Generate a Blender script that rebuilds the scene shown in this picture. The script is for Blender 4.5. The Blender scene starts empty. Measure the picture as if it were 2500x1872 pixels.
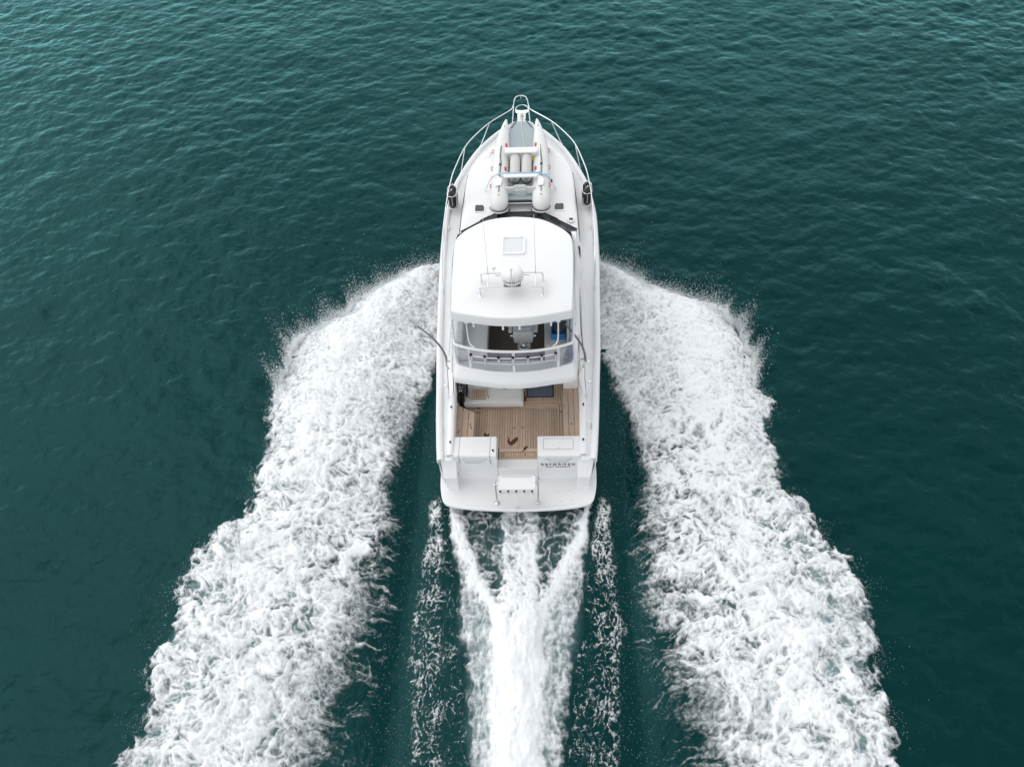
import bpy, bmesh, math, random
import numpy as np
from mathutils import Vector, Matrix
R = math.radians
SC = bpy.context.scene
COL = SC.collection
random.seed(7)

# ------------------------------------------------------------------ camera, sky, sun, exposure
CAM = dict(loc=(0.80801, -10.00202, 17.85254), yaw=-4.2153, pitch=51.2898, roll=-4.0015, f=1963.0)
cd = bpy.data.cameras.new('camera'); cam = bpy.data.objects.new('camera', cd); COL.objects.link(cam)
yw, pt, rl = R(CAM['yaw']), R(CAM['pitch']), R(CAM['roll'])
fw = Vector((math.sin(yw)*math.cos(pt), math.cos(yw)*math.cos(pt), -math.sin(pt)))
rt = Vector((math.cos(yw), -math.sin(yw), 0)); up = rt.cross(fw)
rt, up = rt*math.cos(rl)+up*math.sin(rl), -rt*math.sin(rl)+up*math.cos(rl)
mw = Matrix((rt, up, -fw)).transposed().to_4x4(); mw.translation = Vector(CAM['loc'])
cam.matrix_world = mw
cd.sensor_fit = 'HORIZONTAL'; cd.sensor_width = 36.0; cd.lens = 36.0*CAM['f']/2500.0
cd.clip_start = 0.1; cd.clip_end = 20000
SC.camera = cam

SUN_EL, SUN_AZ = 60.0, -58.0          # degrees; azimuth from +Y (bow) towards starboard
w = bpy.data.worlds.new('World'); SC.world = w; w.use_nodes = True
nt = w.node_tree; nt.nodes.clear()
sky = nt.nodes.new('ShaderNodeTexSky'); sky.sky_type = 'NISHITA'; sky.sun_disc = False
sky.sun_elevation = R(SUN_EL); sky.sun_rotation = R(SUN_AZ)
sky.air_density = 1.0; sky.dust_density = 4.0; sky.ozone_density = 1.0
hs = nt.nodes.new('ShaderNodeHueSaturation'); hs.inputs['Saturation'].default_value = 0.22; hs.inputs['Value'].default_value = 0.55
bg = nt.nodes.new('ShaderNodeBackground'); bg.inputs['Strength'].default_value = 0.06
# thin bright overcast over the clear sky, hazier and brighter towards the horizon, softly mottled
tcw = nt.nodes.new('ShaderNodeTexCoord'); sx_ = nt.nodes.new('ShaderNodeSeparateXYZ'); nt.links.new(tcw.outputs['Generated'], sx_.inputs[0])
el = nt.nodes.new('ShaderNodeMapRange'); el.inputs['From Min'].default_value = 0; el.inputs['From Max'].default_value = 1
el.inputs['To Min'].default_value = 2.2; el.inputs['To Max'].default_value = .78; nt.links.new(sx_.outputs[2], el.inputs['Value'])
cn = nt.nodes.new('ShaderNodeTexNoise'); cn.inputs['Scale'].default_value = 5.5; cn.inputs['Detail'].default_value = 4; nt.links.new(tcw.outputs['Generated'], cn.inputs['Vector'])
cv = nt.nodes.new('ShaderNodeMapRange'); cv.inputs['From Min'].default_value = .3; cv.inputs['From Max'].default_value = .7; cv.inputs['To Min'].default_value = .62; cv.inputs['To Max'].default_value = 1.38
nt.links.new(cn.outputs['Fac'], cv.inputs['Value'])
cm_ = nt.nodes.new('ShaderNodeMath'); cm_.operation = 'MULTIPLY'
sd_ = nt.nodes.new('ShaderNodeVectorMath'); sd_.operation = 'DOT_PRODUCT'; nt.links.new(tcw.outputs['Generated'], sd_.inputs[0])
sd_.inputs[1].default_value = (math.sin(R(SUN_AZ)), math.cos(R(SUN_AZ)), 0)       # the deck is brighter on the sun's side
sm_ = nt.nodes.new('ShaderNodeMath'); sm_.operation = 'MULTIPLY_ADD'; sm_.inputs[1].default_value = .34; sm_.inputs[2].default_value = 1.0
nt.links.new(sd_.outputs['Value'], sm_.inputs[0])
em_ = nt.nodes.new('ShaderNodeMath'); em_.operation = 'MULTIPLY'; nt.links.new(el.outputs[0], em_.inputs[0]); nt.links.new(sm_.outputs[0], em_.inputs[1])
nt.links.new(em_.outputs[0], cm_.inputs[0]); nt.links.new(cv.outputs[0], cm_.inputs[1])
cl = nt.nodes.new('ShaderNodeVectorMath'); cl.operation = 'SCALE'; cl.inputs[0].default_value = (13.0, 13.35, 13.7); nt.links.new(cm_.outputs[0], cl.inputs['Scale'])
cadd = nt.nodes.new('ShaderNodeVectorMath'); cadd.operation = 'ADD'
wo = nt.nodes.new('ShaderNodeOutputWorld')
nt.links.new(sky.outputs[0], hs.inputs['Color']); nt.links.new(hs.outputs[0], cadd.inputs[0]); nt.links.new(cl.outputs[0], cadd.inputs[1]); nt.links.new(cadd.outputs[0], bg.inputs['Color'])
nt.links.new(bg.outputs[0], wo.inputs['Surface'])
sl = bpy.data.lights.new('sun', 'SUN'); sl.energy = 0.42; sl.angle = R(50); sl.color = (1.0, 0.965, 0.92)
so = bpy.data.objects.new('sun', sl); COL.objects.link(so)
sd = Vector((math.sin(R(SUN_AZ))*math.cos(R(SUN_EL)), math.cos(R(SUN_AZ))*math.cos(R(SUN_EL)), math.sin(R(SUN_EL))))
so.rotation_euler = sd.to_track_quat('Z', 'Y').to_euler()
vs = SC.view_settings; vs.view_transform = 'Standard'; vs.look = 'None'; vs.gamma = 1.0
vs.use_curve_mapping = False; vs.exposure = -0.03
SC.render.engine = 'CYCLES'
SC.cycles.max_bounces = 8; SC.cycles.transparent_max_bounces = 16
SC.cycles.caustics_reflective = False; SC.cycles.caustics_refractive = False

# ------------------------------------------------------------------ materials
M = {}
def mat(name, col, rough=0.5, metal=0.0, spec=0.5, noise=None, bump=None, rand=0.0, coat=0.0, nscale=None):
    """noise=(scale, amount) multiplies the colour; bump=(scale, distance); rand=per-object value spread"""
    m = bpy.data.materials.new(name); m.use_nodes = True
    n = m.node_tree.nodes; l = m.node_tree.links
    b = n['Principled BSDF']
    b.inputs['Roughness'].default_value = rough; b.inputs['Metallic'].default_value = metal
    b.inputs['Specular IOR Level'].default_value = spec; b.inputs['Coat Weight'].default_value = coat
    b.inputs['Base Color'].default_value = (*col, 1)
    tc = n.new('ShaderNodeTexCoord'); vec = tc.outputs['Object']
    if nscale:
        mp = n.new('ShaderNodeMapping'); mp.inputs['Scale'].default_value = nscale
        l.new(vec, mp.inputs['Vector']); vec = mp.outputs[0]
    src = None
    if noise:
        t = n.new('ShaderNodeTexNoise'); t.inputs['Scale'].default_value = noise[0]; t.inputs['Detail'].default_value = 6
        l.new(vec, t.inputs['Vector'])
        mr = n.new('ShaderNodeMapRange'); mr.inputs['From Min'].default_value = .25; mr.inputs['From Max'].default_value = .75
        mr.inputs['To Min'].default_value = 1-noise[1]; mr.inputs['To Max'].default_value = 1+noise[1]
        l.new(t.outputs['Fac'], mr.inputs['Value']); src = mr.outputs[0]
    if rand:
        oi = n.new('ShaderNodeObjectInfo')
        mr2 = n.new('ShaderNodeMapRange'); mr2.inputs['To Min'].default_value = 1-rand; mr2.inputs['To Max'].default_value = 1+rand
        l.new(oi.outputs['Random'], mr2.inputs['Value'])
        if src is None: src = mr2.outputs[0]
        else:
            mu = n.new('ShaderNodeMath'); mu.operation = 'MULTIPLY'; l.new(src, mu.inputs[0]); l.new(mr2.outputs[0], mu.inputs[1]); src = mu.outputs[0]
    if src is not None:
        vm = n.new('ShaderNodeVectorMath'); vm.operation = 'SCALE'; vm.inputs[0].default_value = col
        l.new(src, vm.inputs['Scale']); l.new(vm.outputs[0], b.inputs['Base Color'])
    if bump:
        t = n.new('ShaderNodeTexNoise'); t.inputs['Scale'].default_value = bump[0]; t.inputs['Detail'].default_value = 3
        l.new(vec, t.inputs['Vector'])
        bn = n.new('ShaderNodeBump'); bn.inputs['Distance'].default_value = bump[1]; bn.inputs['Strength'].default_value = 1
        l.new(t.outputs['Fac'], bn.inputs['Height']); l.new(bn.outputs[0], b.inputs['Normal'])
    M[name] = m
    return m
mat('gelcoat', (.78, .785, .79), .22, noise=(1.3, .02), bump=(2.2, .004), coat=.2)
mat('non_skid', (.79, .80, .81), .6, noise=(3, .03), bump=(90, .004))
mat('cream_gelcoat', (.74, .73, .70), .35, noise=(2, .02))
mat('grey_gelcoat', (.60, .62, .64), .4, noise=(2, .03))
mat('stainless', (.72, .72, .72), .22, metal=1)
mat('white_paint', (.80, .80, .80), .35)
mat('teak', (.53, .39, .295), .65, noise=(9, .16), rand=.11, nscale=(9, .7, 9), bump=(30, .002))
mat('teak_cross', (.55, .405, .305), .65, noise=(9, .14), rand=.09, nscale=(.7, 9, 9))
mat('caulk', (.055, .043, .038), .7)
mat('wet_teak', (.125, .048, .024), .25, noise=(14, .35))
mat('black', (.012, .012, .014), .35, noise=(5, .2))
mat('black_gloss', (.010, .010, .012), .08, coat=.6)
mat('seam', (.20, .21, .22), .6)
mat('dark_glass', (.040, .044, .050), .10, spec=.12)
mat('smoke_hatch', (.05, .048, .055), .12)
mat('frost_hatch', (.66, .685, .70), .35)
mat('inflatable', (.70, .705, .69), .55, noise=(2.2, .05), bump=(7, .006))
mat('inflatable_roll', (.56, .545, .52), .6, noise=(3, .05), bump=(9, .006))
mat('dinghy_floor', (.33, .395, .425), .45, noise=(2, .06))
mat('red', (.55, .025, .05), .5)
mat('fender_black', (.020, .017, .018), .5, noise=(6, .3))
mat('carpet', (.078, .062, .052), .95, noise=(45, .45), bump=(150, .01))
mat('mat_blue', (.135, .165, .225), .95, noise=(70, .5), bump=(160, .01))
mat('grey_vinyl', (.46, .475, .47), .5, noise=(3, .04))
mat('pale_vinyl', (.60, .625, .65), .5, noise=(3, .03))
mat('blue_plastic', (.015, .20, .48), .4)
mat('blue_strap', (.26, .47, .66), .7)
mat('bag', (.028, .034, .055), .8, noise=(14, .5), bump=(20, .02))
mat('yellow_rope', (.55, .42, .06), .8, noise=(40, .3))
mat('pale_rope', (.70, .69, .50), .8)
mat('white_rope', (.75, .74, .70), .8)
mat('solar', (.02, .025, .05), .15)
mat('letter', (.10, .105, .11), .4)
mat('letter_white', (.8, .82, .84), .5)
mat('interior', (.16, .165, .17), .6)
mat('grey_metal', (.16, .16, .165), .35)
mat('net_blue', (.02, .12, .38), .5)
mat('droplet', (.86, .88, .89), .35)

def clear_mat(name, col, opacity, rough=.05):
    m = bpy.data.materials.new(name); m.use_nodes = True; n = m.node_tree.nodes; l = m.node_tree.links
    b = n['Principled BSDF']; b.inputs['Base Color'].default_value = (*col, 1); b.inputs['Roughness'].default_value = rough
    tr = n.new('ShaderNodeBsdfTransparent'); mx = n.new('ShaderNodeMixShader'); mx.inputs[0].default_value = opacity
    l.new(tr.outputs[0], mx.inputs[1]); l.new(b.outputs[0], mx.inputs[2]); l.new(mx.outputs[0], n['Material Output'].inputs['Surface'])
    M[name] = m
M['dark_glass'].node_tree.nodes['Principled BSDF'].inputs['IOR'].default_value = 1.14
clear_mat('clear_vinyl', (.62, .62, .70), .30, .08)
clear_mat('side_vinyl', (.50, .52, .60), .42, .1)
clear_mat('net_mesh', (.02, .03, .10), .75, .6)

# ------------------------------------------------------------------ mesh builder
OFF = {}
class MB:
    def __init__(s): s.v = []; s.f = []
    def add(s, v, f):
        k = len(s.v); s.v += [tuple(p) for p in v]; s.f += [tuple(i+k for i in q) for q in f]; return s
    def box(s, x0, x1, y0, y1, z0, z1):
        return s.add([(x0,y0,z0),(x1,y0,z0),(x1,y1,z0),(x0,y1,z0),(x0,y0,z1),(x1,y0,z1),(x1,y1,z1),(x0,y1,z1)],
                     [(3,2,1,0),(4,5,6,7),(0,1,5,4),(1,2,6,5),(2,3,7,6),(3,0,4,7)])
    def hexa(s, p):      # 8 points: bottom ring (4, ccw from above) then top ring
        return s.add(p, [(3,2,1,0),(4,5,6,7),(0,1,5,4),(1,2,6,5),(2,3,7,6),(3,0,4,7)])
    def prism(s, poly, z0, z1):
        n = len(poly)
        if sum(poly[i][0]*poly[(i+1)%n][1]-poly[(i+1)%n][0]*poly[i][1] for i in range(n)) < 0: poly = poly[::-1]
        v = [(x, y, z0) for x, y in poly]+[(x, y, z1) for x, y in poly]
        return s.add(v, [tuple(range(n-1, -1, -1)), tuple(range(n, 2*n))]+[(i, (i+1)%n, n+(i+1)%n, n+i) for i in range(n)])
    def extrude_x(s, poly, x0, x1):   # poly in (y,z)
        n = len(poly)
        if sum(poly[i][0]*poly[(i+1)%n][1]-poly[(i+1)%n][0]*poly[i][1] for i in range(n)) < 0: poly = poly[::-1]
        v = [(x0, y, z) for y, z in poly]+[(x1, y, z) for y, z in poly]
        return s.add(v, [tuple(range(n-1, -1, -1)), tuple(range(n, 2*n))]+[(i, (i+1)%n, n+(i+1)%n, n+i) for i in range(n)])
    def rings(s, rings, close=True, cap0=False, cap1=False):
        n = len(rings[0]); v = [p for r in rings for p in r]; f = []
        for a in range(len(rings)-1):
            for i in range(n if close else n-1):
                j = (i+1) % n
                f.append((a*n+i, a*n+j, (a+1)*n+j, (a+1)*n+i))
        if cap0: f.append(tuple(range(n-1, -1, -1)))
        if cap1: f.append(tuple((len(rings)-1)*n+i for i in range(n)))
        return s.add(v, f)
    def tube(s, pts, r, seg=8, closed=False, cap=True):
        P = [Vector(p) for p in pts]; n = len(P); rr = r if hasattr(r, '__len__') else [r]*n
        T = []
        for i in range(n):
            a = P[(i-1) % n] if (closed or i) else P[0]; b = P[(i+1) % n] if (closed or i < n-1) else P[-1]
            t = (b-a); T.append(t.normalized() if t.length > 1e-9 else Vector((0, 0, 1)))
        u = T[0].orthogonal().normalized(); rings = []
        for i in range(n):
            u = (u-T[i]*u.dot(T[i])).normalized(); w_ = T[i].cross(u)
            rings.append([P[i]+(u*math.cos(2*math.pi*k/seg)+w_*math.sin(2*math.pi*k/seg))*rr[i] for k in range(seg)])
        if closed: rings.append(rings[0])
        return s.rings(rings, True, cap and not closed, cap and not closed)
    def lathe(s, prof, c=(0, 0, 0), seg=20, axis=None, ex=1.0, ey=1.0):
        q = Vector((0, 0, 1)).rotation_difference(Vector(axis).normalized()) if axis else None
        rings = []
        for r, z in prof:
            ring = []
            for k in range(seg):
                p = Vector((r*ex*math.cos(2*math.pi*k/seg), r*ey*math.sin(2*math.pi*k/seg), z))
                if q: p = q @ p
                ring.append(p+Vector(c))
            rings.append(ring)
        return s.rings(rings, True, True, True)
    def build(s, name, m, parent=None, bevel=0.0, seg=2, angle=35, flat=False):
        me = bpy.data.meshes.new(name); off = OFF.get(parent.name, Vector()) if parent else Vector()
        me.from_pydata([(p[0]-off[0], p[1]-off[1], p[2]-off[2]) for p in s.v], [], s.f)
        bm = bmesh.new(); bm.from_mesh(me); bmesh.ops.recalc_face_normals(bm, faces=bm.faces); bm.to_mesh(me); bm.free()
        me.materials.append(M[m]); me.validate()
        if not flat:
            me.shade_smooth(); me.set_sharp_from_angle(angle=R(angle))
        o = bpy.data.objects.new(name, me); COL.objects.link(o)
        if parent: o.parent = parent; OFF[o.name] = off
        if bevel:
            bv = o.modifiers.new('bevel', 'BEVEL'); bv.width = bevel; bv.segments = seg; bv.limit_method = 'ANGLE'; bv.angle_limit = R(30)
            bv.harden_normals = not flat
        return o
def thing(name, label, cat, loc, group=None):
    o = bpy.data.objects.new(name, None); COL.objects.link(o); o.location = loc; o.empty_display_size = .2
    OFF[o.name] = Vector(loc); tag(o, label, cat, group); return o
def tag(o, label, cat, group=None):
    o['label'] = label; o['category'] = cat
    if group: o['group'] = group
    return o
def spline(pts, n=8, closed=False):     # Catmull-Rom through 2D or 3D points
    P = [np.array(p, float) for p in pts]; out = []; m = len(P)
    for i in range(m if closed else m-1):
        if closed: a, b, c, d = P[i-1], P[i], P[(i+1) % m], P[(i+2) % m]
        else: a, b, c, d = P[max(i-1, 0)], P[i], P[i+1], P[min(i+2, m-1)]
        for k in range(n):
            t = k/n
            out.append(tuple(.5*((2*b)+(-a+c)*t+(2*a-5*b+4*c-d)*t*t+(-a+3*b-3*c+d)*t**3)))
    if not closed: out.append(tuple(P[-1]))
    return out
def rrect(cx, cy, wx, wy, r, n=4):
    out = []
    for sx, sy, a0 in ((1, 1, 0), (-1, 1, 90), (-1, -1, 180), (1, -1, 270)):
        for k in range(n+1):
            a = R(a0+90*k/n); out.append((cx+sx*(wx/2-r)+r*math.cos(a), cy+sy*(wy/2-r)+r*math.sin(a)))
    return out
def interp(x, xs, ys): return float(np.interp(x, xs, ys))
def text_mesh(body, size, matrix, mb, extrude=.001, spacing=1.0, wide=1.0):
    cu = bpy.data.curves.new('t', 'FONT'); cu.body = body; cu.size = size; cu.extrude = extrude; cu.align_x = 'CENTER'; cu.align_y = 'CENTER'
    cu.space_character = spacing; cu.resolution_u = 3
    o = bpy.data.objects.new('t', cu); COL.objects.link(o)
    bpy.context.view_layer.update()
    me = bpy.data.meshes.new_from_object(o.evaluated_get(bpy.context.evaluated_depsgraph_get()))
    mb.add([matrix @ Vector((v.co.x*wide, v.co.y, v.co.z)) for v in me.vertices], [tuple(p.vertices) for p in me.polygons])
    bpy.data.objects.remove(o); bpy.data.curves.remove(cu); bpy.data.meshes.remove(me)

# ------------------------------------------------------------------ noise
rng = np.random.default_rng(11)
_perm = rng.permutation(512); _ga = rng.uniform(0, 2*np.pi, 512); _gx, _gy = np.cos(_ga), np.sin(_ga)
def perlin(x, y, seed=0):
    xi = np.floor(x).astype(np.int64); yi = np.floor(y).astype(np.int64); xf = x-xi; yf = y-yi
    def g(a, b, dx, dy):
        h = _perm[(_perm[(a+seed*37) & 511]+b) & 511]; return _gx[h]*dx+_gy[h]*dy
    u = xf**3*(xf*(xf*6-15)+10); v = yf**3*(yf*(yf*6-15)+10)
    n0 = g(xi, yi, xf, yf)*(1-u)+g(xi+1, yi, xf-1, yf)*u
    n1 = g(xi, yi+1, xf, yf-1)*(1-u)+g(xi+1, yi+1, xf-1, yf-1)*u
    return (n0*(1-v)+n1*v)*1.5
def fbm(x, y, o=4, seed=0, gain=.5):
    s = 0; a = 1; t = 0
    for i in range(o): s = s+a*perlin(x*2**i, y*2**i, seed+i); t += a; a *= gain
    return s/t
def ridged(x, y, o=4, seed=0, gain=.55):      # 0..1, bright veins
    s = 0; a = 1; t = 0
    for i in range(o): s = s+a*(1-np.minimum(np.abs(perlin(x*2**i, y*2**i, seed+i))*1.9, 1)); t += a; a *= gain
    return s/t
def sstep(a, b, x):
    t = np.clip((x-a)/(b-a), 0, 1); return t*t*(3-2*t)
def grid_mesh(name, X, Y, Z, keep=None, attrs=None):
    ny, nx = X.shape; idx = np.arange(nx*ny).reshape(ny, nx)
    q = np.stack([idx[:-1, :-1], idx[:-1, 1:], idx[1:, 1:], idx[1:, :-1]], -1).reshape(-1, 4)
    V = np.stack([X, Y, Z], -1).reshape(-1, 3)
    if keep is not None:
        k = keep.reshape(-1); q = q[k[q].any(1)]
    used = np.unique(q); remap = np.zeros(nx*ny, np.int64); remap[used] = np.arange(len(used)); V = V[used]; q = remap[q]
    return raw_mesh(name, V, q, {a: b.reshape(-1)[used] for a, b in (attrs or {}).items()})
def raw_mesh(name, V, q, attrs=None, smooth=True):
    k = q.shape[1]
    me = bpy.data.meshes.new(name)
    me.vertices.add(len(V)); me.vertices.foreach_set('co', V.astype(np.float32).ravel())
    me.loops.add(q.size); me.loops.foreach_set('vertex_index', q.astype(np.int32).ravel())
    me.polygons.add(len(q)); me.polygons.foreach_set('loop_start', np.arange(0, q.size, k, dtype=np.int32))
    me.update(calc_edges=True)
    if smooth: me.shade_smooth()
    for a, b in (attrs or {}).items():
        at = me.attributes.new(a, 'FLOAT', 'POINT'); at.data.foreach_set('value', b.astype(np.float32))
    return me

# ------------------------------------------------------------------ wake outlines (metres, boat axes)
OUT_L = [(9.6,2.0),(9.12,2.71),(8.77,3.83),(7.76,5.19),(6.9,5.85),(6.23,6.75),(4.78,7.02),(3.43,7.12),(2.64,6.97),(1.43,6.96),(1.12,7.2),(.72,6.93),(.04,7.08),(-.42,7.7),(-.99,8.0),(-1.6,8.23),(-1.96,8.3),(-2.43,8.06),(-3.21,8.21),(-3.74,8.43),(-4.16,8.3),(-4.56,8.05),(-5.24,8.17),(-5.88,8.46),(-9.5,9.3)]
IN_L = [(9.6,1.9),(6.5,2.3),(5.77,2.40),(4.7,2.5),(3.54,2.8),(2.59,2.93),(1.84,3.04),(.84,3.2),(-.24,3.02),(-1,3.04),(-2.08,3.19),(-2.76,3.16),(-3.62,3.37),(-4.34,3.38),(-5.39,3.63),(-5.9,3.74),(-9.5,4.4)]
OUT_R = [(9.5,1.9),(9.02,2.5),(8.58,3.24),(8.04,3.95),(7.51,5.0),(7.05,6.2),(5.96,6.57),(5.24,6.78),(4.05,6.62),(3.4,7.0),(2.47,6.7),(1.74,6.84),(.6,6.84),(.3,7.22),(-.67,7.49),(-1.16,7.9),(-1.97,8.04),(-3.07,8.05),(-3.69,7.88),(-4.08,7.95),(-5.12,7.86),(-5.79,7.82),(-9.5,8.3)]
IN_R = [(9.6,1.9),(6.41,2.33),(5.14,2.42),(3.94,2.75),(2.82,2.97),(2.07,3.1),(1.06,3.12),(.38,3.0),(-.27,3.1),(-.9,2.86),(-1.86,2.95),(-2.42,2.88),(-3.18,3.12),(-3.91,3.02),(-4.69,3.2),(-5.33,3.5),(-5.83,3.5),(-9.5,4.1)]
def curve(P, Y):
    a = np.array(sorted(P)); return np.interp(Y, a[:, 0], a[:, 1])
def crest(X, Y):
    """broad height of the wake: side bow-wave ridges, trough beside the hull, rooster tail astern"""
    z = np.zeros_like(X)
    for sg, ou, inn in ((-1, OUT_L, IN_L), (1, OUT_R, IN_R)):
        xs = X*sg; xo = curve(ou, Y); xi = curve(inn, Y); s = (xs-xi)/np.maximum(xo-xi, .3)
        H = np.interp(Y, [-9.5, -4, 1, 4, 6.5, 8.5, 9.4], [.16, .20, .30, .42, .45, .40, .15])
        prof = sstep(-.12, .45, s)*(1-sstep(.62, 1.05, s))
        z += H*prof*(Y < 9.6)
        z -= .10*np.exp(-((xs-2.6)/.45)**2)*sstep(5, 2, Y)*sstep(-9, -5, Y)
    z += .30*np.exp(-((X-.06)/.55)**2)*sstep(-1.2, -3.4, Y)*sstep(-10, -6, Y)
    z -= .16*np.exp(-(X/1.4)**4)*sstep(.6, .1, Y)*sstep(-2.4, -1.2, Y)
    return z

# ------------------------------------------------------------------ water
N, DX = 1024, 0.075
k1 = 2*np.pi*np.fft.fftfreq(N, DX); KX, KY = np.meshgrid(k1, k1); K = np.hypot(KX, KY); K[0, 0] = 1
TH = np.arctan2(KY, KX)
def sea(lam, wind, spread, slope, seed, cut=.16, p=4.0):
    r = np.random.default_rng(seed); kp = 2*np.pi/lam
    S = K**-p*np.exp(-(kp/K)**2)*np.exp(-(K*cut/2/np.pi)**2)
    S = S*(spread+(1-spread)*np.cos(TH-R(wind))**2)
    H = np.sqrt(S)*(r.normal(size=K.shape)+1j*r.normal(size=K.shape)); H[0, 0] = 0
    h = np.fft.ifft2(H).real; sx = np.fft.ifft2(1j*KX*H).real; sy = np.fft.ifft2(1j*KY*H).real
    c = slope/np.sqrt((sx**2+sy**2).mean())
    return h*c, np.fft.ifft2(-1j*KX/K*H).real*c, np.fft.ifft2(-1j*KY/K*H).real*c
h1, d1x, d1y = sea(1.6, 100, .35, .115, 3, .13, 3.6)
h2, d2x, d2y = sea(6.0, 80, .3, .035, 5)
NXW, NYW = 800, 520
X0, Y0 = -30.0, -9.3
gx = X0+DX*np.arange(NXW); gy = Y0+DX*np.arange(NYW); WX, WY = np.meshgrid(gx, gy)
sl_ = (slice(0, NYW), slice(0, NXW))
edge = np.minimum.reduce([WX-gx[0], gx[-1]-WX, WY-gy[0], gy[-1]-WY]); ef = sstep(0, 2.0, edge)
inside = sstep(.3, -.6, np.abs(WX)-np.where(WX < 0, curve(OUT_L, WY), curve(OUT_R, WY)))*sstep(10.5, 8.5, WY)
amp = ef*(1-.72*inside)
patch = 1+.35*fbm(WX*.10, WY*.10, 2, 77)
WZ = (h1*0)[sl_]+amp*(h1[sl_]*patch+h2[sl_])+crest(WX, WY)*.85*ef
PX = WX+amp*.75*(d1x+d2x)[sl_]; PY = WY+amp*.75*(d1y+d2y)[sl_]
aer = np.zeros_like(WX)
for sg, ou, inn in ((-1, OUT_L, IN_L), (1, OUT_R, IN_R)):
    xo = curve(ou, WY); xi = curve(inn, WY)
    wob = .35*fbm(WX*.8, WY*.8, 3, 41)
    aer = np.maximum(aer, sstep(.5, 2.6, WX*sg-xi+wob)*sstep(.1, .7, xo-WX*sg+wob*.5)*(WY < 9.6))
vh = np.interp(WY, [-9, -5.8, -3.6, -2, 0, .6], [.8, 1.0, 1.3, 1.55, 1.75, 1.8])
aer = np.maximum(aer, .75*sstep(.05, -.5, np.abs(WX-.04)-vh+.2*fbm(WX*1.5, WY*.8, 3, 43))*(WY < .6))
lim_ = np.interp(WY, [-3.2, -2.55, -1.86, -.9, -.3, .3], [.0, .36, .78, 1.25, 1.48, 1.62])
aer *= 1-.75*sstep(.1, -.15, np.abs(WX-.04)-lim_)*sstep(-2.9, -2.4, WY)*sstep(.35, .6, np.abs(WX-.04))*(np.abs(WX) < 2)*(WY < 1)
aer *= ef
wm = grid_mesh('sea', PX, PY, WZ, None, {'aeration': aer, 'swell': ef})
# flat ring out to the horizon, joined to the same mesh
bm = bmesh.new(); bm.from_mesh(wm)
def far(x0, x1, y0, y1):
    bm.faces.new([bm.verts.new(p) for p in ((x0, y0, 0), (x1, y0, 0), (x1, y1, 0), (x0, y1, 0))])
xa, xb, ya, yb, G = gx[0], gx[-1], gy[0], gy[-1], 6000.
far(-G, G, yb, G); far(-G, G, -G, ya); far(-G, xa, ya, yb); far(xb, G, ya, yb)
bm.to_mesh(wm); bm.free(); wm.shade_smooth()
m = bpy.data.materials.new('sea_water'); m.use_nodes = True; n = m.node_tree.nodes; l = m.node_tree.links
n.remove(n['Principled BSDF'])
df = n.new('ShaderNodeBsdfDiffuse'); gl = n.new('ShaderNodeBsdfGlossy'); gl.inputs['Roughness'].default_value = .05; gl.inputs['Color'].default_value = (.40, .93, .95, 1)
fr = n.new('ShaderNodeFresnel'); fr.inputs['IOR'].default_value = 1.28
wmx = n.new('ShaderNodeMixShader'); l.new(fr.outputs[0], wmx.inputs[0]); l.new(df.outputs[0], wmx.inputs[1]); l.new(gl.outputs[0], wmx.inputs[2]); l.new(wmx.outputs[0], n['Material Output'].inputs['Surface'])
at = n.new('ShaderNodeAttribute'); at.attribute_name = 'aeration'
tc = n.new('ShaderNodeTexCoord')
nz = n.new('ShaderNodeTexNoise'); nz.inputs['Scale'].default_value = .16; nz.inputs['Detail'].default_value = 3; l.new(tc.outputs['Object'], nz.inputs['Vector'])
cm = n.new('ShaderNodeMix'); cm.data_type = 'RGBA'; cm.inputs[6].default_value = (.0000, .0158, .0166, 1); cm.inputs[7].default_value = (.0004, .0255, .0258, 1)
l.new(nz.outputs['Fac'], cm.inputs[0])
cm2 = n.new('ShaderNodeMix'); cm2.data_type = 'RGBA'; cm2.inputs[7].default_value = (.20, .315, .32, 1)
mu = n.new('ShaderNodeMath'); mu.operation = 'MULTIPLY'; mu.inputs[1].default_value = .8; l.new(at.outputs['Fac'], mu.inputs[0])
l.new(mu.outputs[0], cm2.inputs[0]); l.new(cm.outputs[2], cm2.inputs[6]); l.new(cm2.outputs[2], df.inputs['Color'])
n1 = n.new('ShaderNodeTexNoise'); n1.inputs['Scale'].default_value = 4.5; n1.inputs['Detail'].default_value = 4; n1.inputs['Distortion'].default_value = .4
l.new(tc.outputs['Object'], n1.inputs['Vector'])
bp_ = n.new('ShaderNodeBump'); bp_.inputs['Strength'].default_value = 1; bp_.inputs['Distance'].default_value = .024
l.new(n1.outputs['Fac'], bp_.inputs['Height']); # beyond the modelled waves the same chop continues as relief
a2_ = n.new('ShaderNodeAttribute'); a2_.attribute_name = 'swell'
fm_ = n.new('ShaderNodeMath'); fm_.operation = 'SUBTRACT'; fm_.inputs[0].default_value = 1.0; l.new(a2_.outputs['Fac'], fm_.inputs[1])
n2_ = n.new('ShaderNodeTexNoise'); n2_.inputs['Scale'].default_value = 1.1; n2_.inputs['Detail'].default_value = 5; l.new(tc.outputs['Object'], n2_.inputs['Vector'])
b2_ = n.new('ShaderNodeBump'); b2_.inputs['Distance'].default_value = .22; l.new(fm_.outputs[0], b2_.inputs['Strength']); l.new(n2_.outputs['Fac'], b2_.inputs['Height'])
l.new(bp_.outputs[0], b2_.inputs['Normal']); bp_ = b2_
[l.new(bp_.outputs[0], q.inputs['Normal']) for q in (df, gl, fr)]
wm.materials.append(m)
sea_o = bpy.data.objects.new('sea', wm); COL.objects.link(sea_o); sea_o['kind'] = 'structure'

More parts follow.
